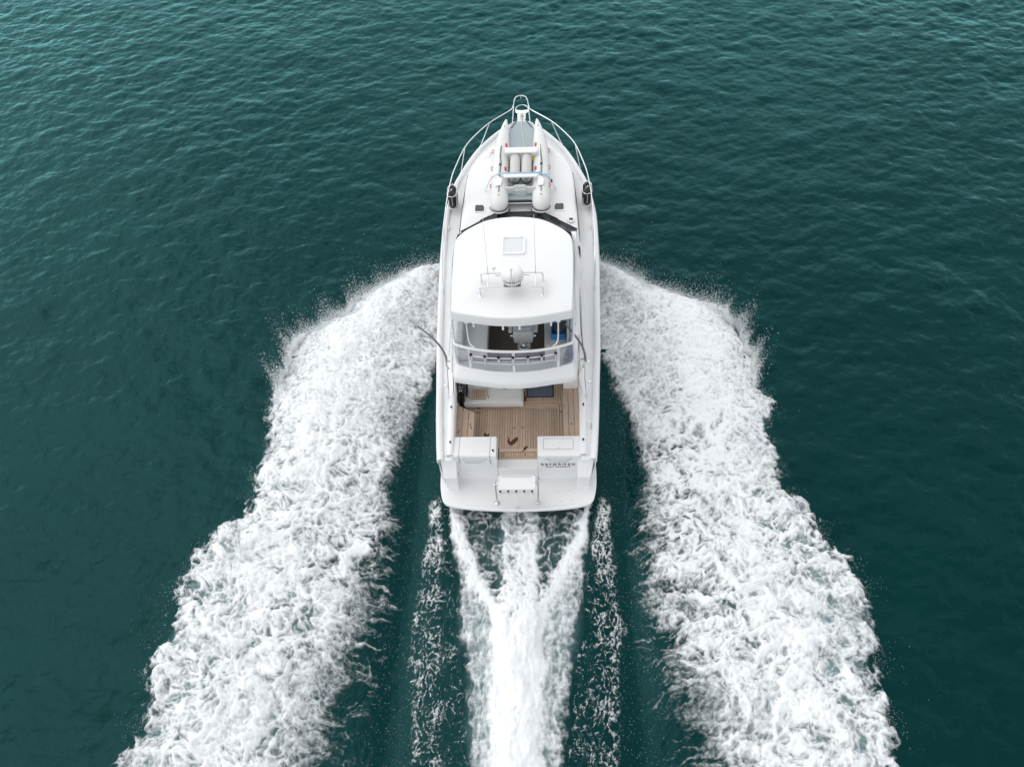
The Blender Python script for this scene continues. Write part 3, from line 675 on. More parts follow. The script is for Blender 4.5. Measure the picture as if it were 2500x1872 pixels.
for sg in (-1, 1):
    MB().tube([(sg*1.40, 2.42, 3.31), (sg*1.375, 2.44, 4.76)], .025, 8).build('corner_post', 'white_paint', YA)
    MB().rings([[(sg*1.41, y, 3.31) for y in (2.44, 3.2, 4.0, 4.8, 5.6)], [(sg*(1.375+.02*math.sin(y*9)), y, 4.76) for y in (2.44, 3.2, 4.0, 4.8, 5.2)]], False).build('side_curtain', 'side_vinyl', YA)
    MB().tube(spline([(sg*1.03, 2.28, 4.72), (sg*1.03, 2.28, 4.2), (sg*1.0, 2.24, 4.02), (sg*.9, 2.17, 3.96)], 5), .018, 8).build('stanchion', 'white_paint', YA)
    MB().box(sg*1.03-.05, sg*1.03+.05, 2.25, 2.32, 4.68, 4.74).build('bracket', 'white_paint', YA, .008)
    for y in (2.9, 3.4, 3.9, 4.4): MB().box(sg*1.43, sg*1.46, y-.02, y+.02, 3.9, 3.94).build('toggle', 'grey_gelcoat', YA)
for x, y in ((-.86, 2.21), (-.2, 2.105), (.17, 2.105), (.87, 2.21)):
    MB().box(x-.022, x+.022, y-.012, y+.03, 4.62, 4.76).build('curtain_tab', 'white_paint', YA, .005)
roll = spline([(x, y+.09, 4.70) for x, y in ((-1.25, 2.30), (-.88, 2.21), (-.45, 2.125), (0, 2.095), (.45, 2.125), (.88, 2.21), (1.25, 2.30))], 4)
MB().tube(roll, .04, 8).build('rolled_curtain', 'side_vinyl', YA)
# rod holder rack outside the clear panels
RK = [(-.98, 2.05), (-.66, 1.985), (-.34, 1.95), (-.01, 1.94), (.33, 1.955), (.65, 2.0), (.97, 2.06)]
MB().tube(spline([(x, y, 3.82) for x, y in RK], 4), .013, 8).build('rod_rack', 'white_paint', YA)
MB().tube(spline([(x, y+.02, 3.60) for x, y in RK], 4), .013, 8).build('rod_rack', 'white_paint', YA)
def rod_holder(x, y, z0, z1, dy=.03, r=.028, m_='stainless'):
    a, b_ = Vector((x, y+dy, z0)), Vector((x, y-.0, z1)); o = MB().tube([a, b_], r, 12).build('rod_holder', m_, YA)
    ax = (b_-a).normalized()
    MB().lathe([(r+.008, -.012), (r+.010, .0), (r+.006, .012), (r-.004, .014)], b_, 14, ax).build('rim', 'black', o)
for x, y in RK: rod_holder(x+.0, y-.02, 3.58, 3.88)
# interior
MB().box(-1.36, 1.36, 2.42, 6.0, 3.036, 3.045).build('bridge_floor', 'carpet', YA)
MB().prism([(x, y) for x, y, z in inner if y < 2.45]+[(-1.32, 2.47), (1.32, 2.47)][::1], 3.04, 3.13).build('aft_ledge', 'pale_vinyl', YA, .01)
lo = MB().box(-1.36, -.66, 2.52, 4.2, 3.045, 3.38).build('lounge', 'gelcoat', YA, .02)
MB().box(-1.36, -.655, 2.50, 4.2, 3.382, 3.46).build('cushion', 'pale_vinyl', lo, .03, 3)
MB().box(-1.38, -1.22, 2.55, 4.2, 3.46, 3.75).build('backrest', 'pale_vinyl', lo, .04, 3)
s2 = MB().box(.72, 1.36, 2.48, 4.2, 3.045, 3.36).build('sofa', 'cream_gelcoat', YA, .02)
MB().box(.71, 1.36, 2.62, 4.2, 3.362, 3.48).build('cushion', 'grey_vinyl', s2, .045, 3)
MB().box(1.24, 1.38, 2.62, 4.2, 3.48, 3.80).build('backrest', 'grey_vinyl', s2, .04, 3)
MB().box(-1.2, 1.2, 4.6, 5.2, 3.045, 3.95).build('helm_console', 'gelcoat', YA, .05)
# helm chair, seen from behind
ch = MB().lathe([(.17, 0), (.17, .02), (.05, .05), (.045, .40), (.10, .44)], (.21, 2.98, 3.045), 18).build('helm_chair', 'stainless', YA)
MB().prism(rrect(.21, 3.02, .50, .46, .1), 3.47, 3.58).build('seat', 'grey_vinyl', ch, .03, 3)
bk = []
for z, yy, wd, th in ((3.42, 2.80, .38, .05), (3.46, 2.78, .45, .08), (3.66, 2.755, .47, .09), (3.80, 2.74, .46, .09), (3.86, 2.74, .40, .06)):
    bk.append([(.21+a, yy+b_, z) for a, b_ in rrect(0, 0, wd, th, th*.45)])
MB().rings(bk, True, True, True).build('backrest', 'grey_vinyl', ch, angle=50)
for x, z in ((.11, 3.78), (.31, 3.78), (.11, 3.52), (.31, 3.52)): MB().lathe([(.009, 0), (.009, .012)], (x, 2.705, z), 8, (0, -1, 0)).build('button', 'black', ch)
MB().rings([[(.21+a, 2.84+b_, z) for a, b_ in rrect(0, 0, wd, th, th*.45)] for z, wd, th in ((3.84, .40, .16), (3.90, .44, .2), (3.96, .40, .16))], True, True, True).build('head_cushion', 'side_vinyl', ch)
for sg in (-1, 1):
    MB().box(.21+sg*.30-.045, .21+sg*.30+.045, 2.80, 3.20, 3.74, 3.80).build('armrest', 'grey_vinyl', ch, .02, 3)
    MB().lathe([(.028, 0), (.03, .05), (.02, .06)], (.21+sg*.245, 2.77, 3.68), 12, (sg, 0, 0)).build('knob', 'stainless', ch)
MB().tube([(.21+.16*math.cos(a), 2.93+.14*math.sin(a), 3.16) for a in np.linspace(0, 2*math.pi, 18)[:-1]], .012, 6, True).build('foot_ring', 'stainless', ch)
# nav lights on the aft fairing
for x in (-.745, .745): MB().prism(rrect(x, 1.935, .135, .045, .015), 3.12, 3.165).build('deck_light', 'white_paint', YA, .008)

# ------------------------------------------------------------------ cockpit
MB().box(-1.56, 1.56, .9, 3.5, .80, .905).build('cockpit_sole', 'caulk', YA)
FL = MB().box(-1.55, 1.55, 1.06, 2.86, .906, .910).build('cockpit_floor', 'caulk', YA)
PW = .0655
x = -1.53; 
xs_ = []
while x < 1.55: xs_.append(x); x += PW
def plank(x0, x1, y0, y1, z, m_='teak', par=None, th=.018): 
    return MB().box(x0, x1, y0, y1, z-th, z).build('plank', m_, par or FL)
G2 = .0045
for i in range(15):      # port and starboard floor hatches
    for sx in (-1, 1):
        x0 = .05+i*.0680 if sx > 0 else -.012-(i+1)*.0668
        x1 = x0+(.0680 if sx > 0 else .0668)
        y0 = 1.425 if abs((x0+x1)/2) < .56 else 1.34
        plank(x0+G2, x1-G2, y0, 2.665, .93)
plank(-.010, .048, 1.425, 2.665, .93)                      # king plank
for sx in (-1, 1):
    for i in range(7):
        xa_ = (1.075 if sx > 0 else 1.018)+i*PW; plank(*(sorted((sx*(xa_+G2), sx*(xa_+PW-G2)))), 1.34, 2.80, .93)
plank(-1.07, .016, 2.672, 2.80, .93, 'teak_cross'); plank(.022, 1.07, 2.672, 2.80, .93, 'teak_cross')
plank(-.47, .016, 1.315, 1.42, .93, 'teak_cross'); plank(.022, .50, 1.315, 1.42, .93, 'teak_cross')
plank(-.47, .50, 1.09, 1.155, .93, 'teak_cross')
for i in range(14):
    x0 = -.40+i*.0592; plank(x0+.003, x0+.0562, 1.163, 1.298, .93)
plank(-.47, -.41, 1.16, 1.31, .93); plank(.435, .50, 1.16, 1.31, .93)
for x, y in ((-.10, 2.055), (.11, 2.06)):   # flush lifting rings
    o = MB().lathe([(.030, 0), (.030, .006), (.022, .007)], (x, y, .9302), 16).build('lifting_ring', 'stainless', FL)
for x, y, a in ((-1.03, 2.56, 0), (1.10, 2.56, 0), (-1.12, 2.55, 0)):
    MB().box(x-.035, x+.035, y-.01, y+.01, .931, .936).build('hinge', 'black', FL)
def blob(pts, z, par, n=5):
    p = spline(pts, n, True); rj = random.Random(len(pts)*7+int(abs(pts[0][0])*1000))
    p = [(x+rj.uniform(-.006, .006), y+rj.uniform(-.006, .006)) for x, y in p]
    MB().prism(p, z, z+.0012).build('wet_stain', 'wet_teak', par, flat=True)
blob([(-.28, 1.80), (-.25, 1.72), (-.27, 1.62), (-.20, 1.52), (-.12, 1.53), (-.03, 1.64), (.00, 1.73), (-.04, 1.77), (-.12, 1.70), (-.20, 1.63), (-.22, 1.72)], .9305, FL)
blob([(.06, 1.315), (.16, 1.34), (.22, 1.40), (.25, 1.47), (.20, 1.48), (.15, 1.44), (.13, 1.36)], .9305, FL)
blob([(.17, 1.22), (.185, 1.19), (.20, 1.23), (.185, 1.27)], .9305, FL, 3)
blob([(-.36, 1.22), (-.35, 1.18), (-.335, 1.25), (-.345, 1.28)], .9305, FL, 3)
blob([(-.86, 1.92), (-.80, 1.84), (-.76, 1.90), (-.74, 1.80), (-.88, 1.80)], .9305, FL, 3)
# raised forward step and mezzanine
MZ = MB().box(-1.5, 1.2, 2.805, 3.5, .91, .985).build('mezzanine', 'caulk', YA)
plank(-1.42, .145, 2.812, 2.90, 1.0, 'teak_cross', MZ); plank(.15, 1.165, 2.812, 2.865, 1.0, 'teak_cross', MZ)
plank(.15, .205, 2.87, 3.40, 1.0, 'teak', MZ)
MB().box(.14, 1.17, 2.800, 2.8045, .932, .984).build('plank', 'teak_cross', MZ)
for i in range(14):
    x0 = .21+i*.0640; plank(x0+.003, x0+.061, 2.87, 3.34, 1.0, 'teak', MZ)
plank(1.11, 1.165, 2.87, 3.40, 1.0, 'teak', MZ); plank(.21, 1.105, 3.345, 3.40, 1.0, 'teak_cross', MZ)
blob([(.155, 3.20), (.17, 3.10), (.195, 3.0), (.20, 2.90), (.16, 2.84), (.06, 2.835), (.13, 2.87), (.155, 2.95)], 1.0005, MZ)
blob([(-.80, 2.86), (-.77, 2.83), (-.74, 2.86), (-.77, 2.885)], 1.0005, MZ, 3); blob([(-.02, 2.86), (.01, 2.83), (.04, 2.87), (.0, 2.885)], 1.0005, MZ, 3)
MB().box(-1.56, 1.2, 3.5, 3.56, .8, 2.92).build('bulkhead', 'gelcoat', YA)
dr = MB().box(.18, 1.14, 3.47, 3.495, 1.06, 2.85).build('saloon_door', 'dark_glass', YA)
MB().box(.14, 1.18, 3.42, 3.497, .99, 1.055).build('sill', 'gelcoat', dr, .01)
# stair moulding on the port side
LK = MB().box(-1.42, .135, 2.66, 3.5, 1.02, 1.20).build('locker', 'cream_gelcoat', YA, .02, 3)
MB().box(-.77, .09, 2.72, 3.45, 1.20, 1.225).build('lid', 'cream_gelcoat', LK, .012, 2)
MB().box(-.42, -.30, 3.10, 3.115, 1.226, 1.232).build('latch', 'seam', LK)
def tread(y0, y1, z):
    tf = MB().box(-1.225, -.855, y0, y1, z, z+.022).build('stair_tread', 'caulk', YA)
    z1 = z+.028
    plank(-1.225, -.855, y0, y0+.055, z1, 'teak_cross', tf, .024); plank(-1.225, -.855, y1-.055, y1, z1, 'teak_cross', tf, .024)
    plank(-1.225, -1.165, y0+.058, y1-.058, z1, 'teak', tf, .024); plank(-.915, -.855, y0+.058, y1-.058, z1, 'teak', tf, .024)
    for i in range(4): plank(-1.158+i*.0605, -1.158+i*.0605+.050, y0+.068, y1-.068, z1-.004, 'teak', tf, .02)
tread(2.785, 3.10, 1.20)
MB().box(-1.36, -.80, 3.14, 3.5, 1.2, 1.44).build('stair_riser', 'cream_gelcoat', YA, .015); tread(3.15, 3.42, 1.44)
for x in (-1.285, -.80):
    MB().tube(spline([(x, 2.86, 1.21), (x, 2.88, 1.5), (x, 3.05, 2.0), (x, 3.3, 2.6)], 5), .014, 8).build('handrail', 'stainless', YA)
    MB().lathe([(.035, 0), (.035, .012), (.018, .02)], (x, 2.86, 1.202), 12).build('handrail_foot', 'stainless', YA)
# starboard cabinet and the benches
MB().box(1.18, 1.56, 2.955, 3.5, .9, 2.6).build('cabinet', 'cream_gelcoat', YA, .015)
bs = MB().box(1.20, 1.55, 1.36, 2.95, .91, 1.36).build('bench_seat', 'gelcoat', YA)
for x0, x1 in ((1.160, 1.285), (1.302, 1.427), (1.444, 1.56)): MB().box(x0, x1, 1.34, 2.945, 1.365, 1.40).build('plank', 'teak', bs, .004, 1)
for x in (1.2935, 1.4355): MB().box(x-.008, x+.008, 2.60, 2.625, 1.37, 1.395).build('spacer', 'white_paint', bs)
blob([(1.34, 1.83), (1.35, 1.80), (1.37, 1.815), (1.365, 1.86), (1.35, 1.87)], 1.4005, bs, 3)
bl = MB().prism([(-1.53, 1.36), (-1.14, 1.36), (-1.14, 2.2), (-1.53, 2.4)], .91, 1.31).build('bench_seat', 'gelcoat', YA)
for x0, x1, ya_, yb_ in ((-1.555, -1.415, 2.50, 2.42), (-1.398, -1.263, 2.41, 2.335), (-1.246, -1.105, 2.325, 2.25)):
    MB().prism([(x0, 1.34), (x1, 1.34), (x1, yb_), (x0, ya_)], 1.315, 1.35).build('plank', 'teak', bl, .004, 1)
blob([(-1.20, 1.92), (-1.18, 1.88), (-1.19, 1.83), (-1.165, 1.80), (-1.15, 1.76), (-1.175, 1.74), (-1.185, 1.79), (-1.21, 1.84)], 1.3505, bl, 3)
blob([(-1.50, 1.62), (-1.47, 1.60), (-1.475, 1.67), (-1.44, 1.74), (-1.45, 1.76), (-1.49, 1.68)], 1.3505, bl, 3)
# transom boxes
for sg, x0, x1 in ((-1, -1.56, -.49), (1, .51, 1.56)):
    tb = MB().extrude_x([(1.335, .86), (1.335, 1.60), (.80, 1.60), (.755, 1.565), (.775, 1.30), (.80, .42), (1.2, .42)], x0, x1).build('transom_locker', 'gelcoat', YA, .028, 3)
    hx0, hx1 = (-1.36, -.71) if sg < 0 else (.685, 1.34)
    MB().tube(spline([(hx0, .775, 1.43), (hx0+.05, .74, 1.425), (hx0+.12, .70, 1.40), ((hx0+hx1)/2, .695, 1.395), (hx1-.12, .70, 1.40), (hx1-.05, .74, 1.425), (hx1, .775, 1.43)], 4), .014, 8).build('handle', 'stainless', tb)
    if sg < 0:
        for x in (-1.405, -.65):      # lid joint running over the edge
            MB().box(x-.004, x+.004, .80, 1.334, 1.598, 1.604).build('lid_joint', 'seam', tb)
            MB().hexa([(x-.004, .752, 1.25), (x+.004, .752, 1.25), (x+.004, .80, 1.25), (x-.004, .80, 1.25), (x-.004, .748, 1.565), (x+.004, .748, 1.565), (x+.004, .79, 1.605), (x-.004, .79, 1.605)]).build('lid_joint', 'seam', tb)
    else:
        ring_frame(rrect(1.015, 1.09, .735, .325, .012, 2), rrect(1.015, 1.09, .72, .31, .01, 2), 1.598, 1.603, 'lid_joint', 'seam', tb)
        MB().lathe([(.012, 0), (.012, .006)], (1.015, .97, 1.60), 10).build('latch', 'stainless', tb)
        t = MB(); mt4 = Matrix(((1, 0, 0), (0, 0, -1), (0, 1, 0))).to_4x4()
        mt4.translation = Vector((1.005, .770, 1.17)); text_mesh('REFORMED', .115, mt4, t, .004, 1.5, 1.08)
        t.build('lettering', 'letter', tb, flat=True); t = MB()
        mt4 = mt4.copy(); mt4.translation = Vector((1.005, .774, 1.06)); text_mesh('GULF HARBOUR', .062, mt4, t, .004, 1.25, 1.12)
        t.build('lettering', 'seam', tb, flat=True)
MB().box(-.49, .51, .80, 1.085, .42, .955).build('transom_sill', 'gelcoat', YA, .02, 3)
gt = MB().hexa([(-.465, .70, .5), (.485, .70, .5), (.485, .82, .5), (-.465, .82, .5), (-.465, .93, .90), (.485, .93, .90), (.485, 1.0, .90), (-.465, 1.0, .90)]).build('transom_gate', 'grey_gelcoat', YA, .006)
# buttresses on the quarters
for sg in (-1, 1):
    P = lambda x, y, z: (sg*x, y, z)
    MB().hexa([P(1.475, .47, .47), P(1.765, .47, .47), P(1.94, 1.0, .47), P(1.475, 1.0, .47),
               P(1.475, .82, 1.46), P(1.87, .82, 1.46), P(1.93, 1.0, 1.50), P(1.475, 1.0, 1.50)]) if False else None
    MB().add([P(1.475, .49, .46), P(1.765, .49, .46), P(1.95, 1.15, .46), P(1.475, 1.15, .46),
              P(1.475, .475, 1.03), P(1.80, .475, 1.03), P(1.475, .80, 1.455), P(1.885, .80, 1.455), P(1.93, 1.15, 1.50), P(1.475, 1.15, 1.50)],
             [(0, 1, 2, 3), (0, 4, 5, 1), (4, 6, 7, 5), (6, 9, 8, 7), (1, 5, 7, 8, 2), (0, 3, 9, 6, 4), (3, 2, 8, 9)]).build('quarter_buttress', 'gelcoat', YA, .022, 3)
MB().box(-1.462, -1.456, .62, .64, .93, 1.05).build('shore_inlet', 'black', YA)
# swim platform
SP = [(1.98, 1.15), (1.965, .64), (1.905, .28), (1.84, .14), (1.72, .05), (1.27, -.04), (.65, -.09), (0, -.11)]
spr = spline(SP, 4); spf = spr+[(-x, y) for x, y in spr[-2::-1]]
pl = MB().prism(spf, .38, .475).build('swim_platform', 'gelcoat', YA, .025, 3)
MB().tube([(x*.93, y+.075, .476) for x, y in spf if y < .02], .004, 5).build('trim', 'grey_gelcoat', pl)
for x, y in ((1.0, .42), (1.28, .46), (1.06, .14), (1.34, .18), (-1.32, .83), (-.58, .83)):
    MB().lathe([(.011, 0), (.010, .004)], (x, y, .4755), 8).build('screw_cap', 'seam', pl)
MB().tube([(-.04, -.03, .478), (-.03, -.045, .50), (.03, -.045, .50), (.04, -.03, .478)], .008, 6).build('eye', 'stainless', pl)
# bait board with rod holders on two stainless legs
BB = MB().prism(rrect(0, .185, .90, .40, .06), 1.265, 1.30).build('bait_board', 'white_paint', YA, .014, 3)
ring_frame(rrect(0, .185, .90, .40, .06), rrect(0, .185, .86, .36, .045), 1.30, 1.315, 'lip', 'white_paint', BB, .004)
MB().box(-.36, .36, .33, .36, 1.301, 1.309).build('groove', 'grey_gelcoat', BB)
for sg in (-1, 1):
    MB().tube([(sg*.505, .10, .475), (sg*.515, .19, 1.18), (sg*.50, .20, 1.25)], .026, 12).build('leg', 'stainless', BB)
    MB().lathe([(.062, 0), (.062, .014), (.034, .03)], (sg*.505, .10, .476), 18).build('leg_base', 'stainless', BB)
    MB().tube([(sg*.54, .19, 1.20), (sg*.44, .19, 1.255)], .03, 8).build('clamp', 'stainless', BB)
MB().tube([(-.42, -.035, 1.24), (.42, -.035, 1.24)], .01, 6).build('rod_rail', 'stainless', BB)
MB().tube([(-.42, -.02, 1.14), (.42, -.02, 1.14)], .01, 6).build('rod_rail', 'stainless', BB)
for i in range(5):
    x = -.385+i*.19; o = MB().tube([(x+.012, -.02, 1.10), (x, -.045, 1.27)], .026, 12).build('rod_holder', 'white_paint', BB)
    MB().lathe([(.027, 0), (.03, .006), (.024, .012), (0, .0121)], (x, -.0455, 1.268), 14, (-.07, -.15, 1)).build('mouth', 'black', BB)
# flush rod holders, cleats, fill caps
for x, y in ((-1.665, 2.13), (-1.63, 1.12), (1.665, 2.17), (1.625, 1.16), (-.58, .90)):
    z = sz(y)+.051 if abs(x) > 1 else 1.601
    o = MB().lathe([(.040, 0), (.040, .006), (.028, .009), (.0, .0091)], (x, y, z), 20, None, .85, 1.15).build('flush_rod_holder', 'stainless', YA)
    MB().lathe([(.026, 0), (.024, .012), (.012, .014)], (x, y+.005, z+.008), 12, None, .9, 1.5).build('cap', 'black', o)
def cleat(x, y, z):
    o = MB().tube([(x, y-.11, z+.045), (x, y, z+.052), (x, y+.11, z+.045)], [.009, .013, .009], 8).build('cleat', 'stainless', YA)
    for dy in (-.035, .035): MB().tube([(x-.012, y+dy, z), (x, y+dy, z+.05)], .009, 6).build('foot', 'stainless', o)
for x, y in ((-1.85, 1.5), (1.85, 1.56), (-2.10, 8.42), (2.09, 8.38), (-1.9, 4.95), (1.9, 4.95)): cleat(x, y, sz(y)-.03) if y < 4 or y > 8 else None
for x, y in ((-1.855, 2.86), (1.85, 2.92), (1.84, 3.55)): MB().lathe([(.042, 0), (.042, .007), (.02, .008)], (x, y, sz(y)-.036), 16).build('fill_cap', 'stainless', YA)
# stays and outriggers
for sg in (-1, 1):
    MB().tube([(sg*1.49, 2.18, 2.97), (sg*1.63, 2.55, sz(2.5)+.05)], .014, 8).build('stay', 'stainless', YA)
    MB().tube([(sg*1.53, 2.72, 3.15), (sg*1.60, 2.66, 2.45)], .008, 6).build('stay', 'stainless', YA)
for sg, pts in ((-1, [(-1.67, 2.57, 3.0), (-1.69, 2.65, 3.12), (-1.79, 2.78, 3.28), (-1.93, 2.89, 3.42), (-2.12, 3.03, 3.53), (-2.34, 3.18, 3.6)]),
                (1, [(1.69, 2.57, 2.95), (1.68, 2.60, 3.12), (1.62, 2.64, 3.38), (1.52, 2.64, 3.62), (1.36, 2.58, 4.0), (1.18, 2.50, 4.38)])):
    o = MB().tube(spline(pts, 5), np.linspace(.030, .022, 26), 8).build('outrigger', 'grey_metal' if 'grey_metal' in M else 'stainless', YA)
    MB().tube([(sg*1.75, 2.455, sz(2.45)-.02), (sg*1.69, 2.45, 2.45), (sg*1.67, 2.57, 3.0)], .012, 8).build('strut', 'stainless', o)
    MB().tube([(sg*1.64, 2.52, 2.78), (sg*1.69, 2.55, 2.9), (sg*1.66, 2.58, 3.05), (sg*1.58, 2.56, 3.02)], .022, 6).build('bracket', 'stainless', o)
    MB().lathe([(.02, -.02), (.022, 0), (.02, .02), (0, .025)], pts[-1], 10).build('tip', 'black', o)
    MB().tube([pts[3], (pts[3][0]+.01, pts[3][1], pts[3][2]-.04)], .014, 6).build('pulley', 'black', o)

# ------------------------------------------------------------------ bow: rails, pulpit, roller, hatches
for sg in (-1, 1):
    pts = [(.235, 13.60, 2.98), (.29, 13.14, 3.09), (.42, 12.98, 3.10), (.97, 12.45, 3.08), (1.40, 11.85, 3.05), (1.71, 11.24, 3.02), (1.95, 10.3, 2.98), (2.04, 9.78, 2.95), (2.11, 8.9, 2.91), (2.135, 7.93, 2.85), (2.135, 7.2, 2.78), (2.12, 6.6, 2.64), (2.11, 6.1, 2.34), (2.09, 5.84, 2.03)]
    pts = [(sg*x, y, z) for x, y, z in pts]
    rail = MB().tube(pts[:3]+spline(pts[2:], 5)[1:], .017, 8).build('bow_rail', 'stainless', YA)
    for a, b_ in (((.97, 12.45, 3.08), (1.31, 12.17, 2.40)), ((1.71, 11.24, 3.02), (1.87, 10.84, 2.36)), ((2.08, 9.45, 2.93), (2.14, 9.35, 2.24)), ((2.135, 7.75, 2.84), (2.14, 7.4, 2.10))):
        MB().tube([(sg*a[0], a[1], a[2]), (sg*b_[0], b_[1], b_[2])], .014, 8).build('stanchion', 'stainless', rail)
        MB().lathe([(.03, 0), (.03, .01), (.016, .02)], (sg*b_[0], b_[1], b_[2]-.0), 10).build('stanchion_base', 'stainless', rail)
pp = [(-.295, 13.30, 2.46), (-.24, 13.62, 2.95), (-.215, 13.68, 3.06), (-.15, 13.76, 3.14), (0, 13.80, 3.16), (.15, 13.76, 3.14), (.215, 13.68, 3.06), (.24, 13.62, 2.95), (.295, 13.30, 2.46)]
MB().tube([pp[0]]+spline(pp[1:-1], 5)+[pp[-1]], .018, 8).build('pulpit', 'stainless', YA)
MB().tube([(0, 13.80, 3.15), (0, 13.79, 3.06)], .008, 6).build('light_stem', 'white_paint', YA)
ar = MB().box(-.135, .145, 13.1, 13.80, 2.40, 2.50).build('anchor_roller', 'gelcoat', YA, .015)
for x in (-.012, .052): MB().box(x-.010, x+.012, 13.55, 13.70, 2.501, 2.512).build('slot', 'black', ar)
for x in (-.02, .02, .06): MB().box(x-.003, x+.003, 13.2, 13.9, 2.50, 2.52).build('cheek', 'stainless', ar)
MB().prism([(-.13, 13.80), (-.21, 13.90), (-.19, 14.03), (0, 13.99), (.03, 13.99), (.22, 14.03), (.235, 13.90), (.155, 13.80)], 2.46, 2.50).build('anchor_fluke', 'stainless', ar, .008)
MB().tube(spline([(-.20, 13.92, 2.50), (-.19, 14.10, 2.50), (-.11, 14.25, 2.50), (.01, 14.30, 2.50), (.14, 14.25, 2.50), (.215, 14.10, 2.50), (.225, 13.92, 2.5)], 5), .014, 8).build('anchor_hoop', 'stainless', ar)
for sg in (-1, 1):
    zt = sz(8.77)-.03+interp(8.77, TY, TH_)+.012
    hc = MB().prism(rrect(sg*1.165, 8.775, .275, .30, .05), zt-.02, zt+.022).build('deck_hatch', 'smoke_hatch', YA)
    ring_frame(rrect(sg*1.165, 8.77, .345, .385, .075), rrect(sg*1.165, 8.775, .265, .29, .045), zt-.03, zt+.03, 'frame', 'white_paint', hc, .01)
    MB().box(sg*1.165-.03, sg*1.165+.03, 8.905, 8.92, zt+.022, zt+.03).build('latch', 'stainless', hc)
    # fender basket
    fbk = MB(); cx_ = sg*2.0
    def oval(z): return [(cx_+a, 9.32+b_, z) for a, b_ in rrect(0, 0, .27, .56, .13, 5)]
    fb_o = MB().tube(oval(2.86), .012, 6, True).build('fender_basket', 'stainless', YA)
    MB().tube(oval(2.42), .012, 6, True).build('hoop', 'stainless', fb_o)
    for a, b_ in ((.135, .1), (-.135, .1), (.135, -.15), (-.135, -.15)): MB().tube([(cx_+a, 9.32+b_, 2.42), (cx_+a, 9.32+b_, 2.86)], .009, 6).build('bar', 'stainless', fb_o)
zv = sz(8.17)-.03+interp(8.17, TY, TH_)+.0
vt = MB().lathe([(.108, 0), (.112, .02), (.10, .05), (.07, .065), (0, .068)], (1.50, 8.17, zv), 28).build('solar_vent', 'white_paint', YA, angle=60)
MB().lathe([(.116, 0), (.118, .012), (.11, .022)], (1.50, 8.17, zv-.002), 28).build('rim', 'stainless', vt)
MB().box(1.445, 1.555, 8.14, 8.235, zv+.064, zv+.070).build('solar_panel', 'solar', vt)
for sg in (-1, 1): pass

# ------------------------------------------------------------------ loose things: fenders
def fender(x, y, z0, label):
    t_ = thing('fender', label, 'fender', (x, y, z0), 'black fenders in the bow rail baskets')
    MB().lathe([(.03, 0), (.075, .02), (.105, .07), (.112, .12), (.112, .44), (.105, .50), (.07, .555), (.03, .58), (.022, .62)], (x, y, z0), 20).build('body', 'fender_black', t_, angle=60)
    MB().tube([(x+.002, y-.113, z0+.12), (x+.002, y-.113, z0+.44)], .006, 5).build('stripe', 'white_rope', t_)
    MB().tube(spline([(x, y, z0+.62), (x+.03, y+.02, z0+.66), (x-.03, y+.04, z0+.60), (x-.06, y+.02, z0+.54)], 4), .008, 5).build('lanyard', 'white_rope', t_)
    return t_
fender(-2.0, 9.19, 2.36, 'black fender at the rear of the left-hand bow rail basket')
fender(-1.99, 9.44, 2.36, 'black fender at the front of the left-hand bow rail basket')
fender(2.0, 9.19, 2.36, 'black fender at the rear of the right-hand bow rail basket')
fender(1.99, 9.44, 2.36, 'black fender at the front of the right-hand bow rail basket')

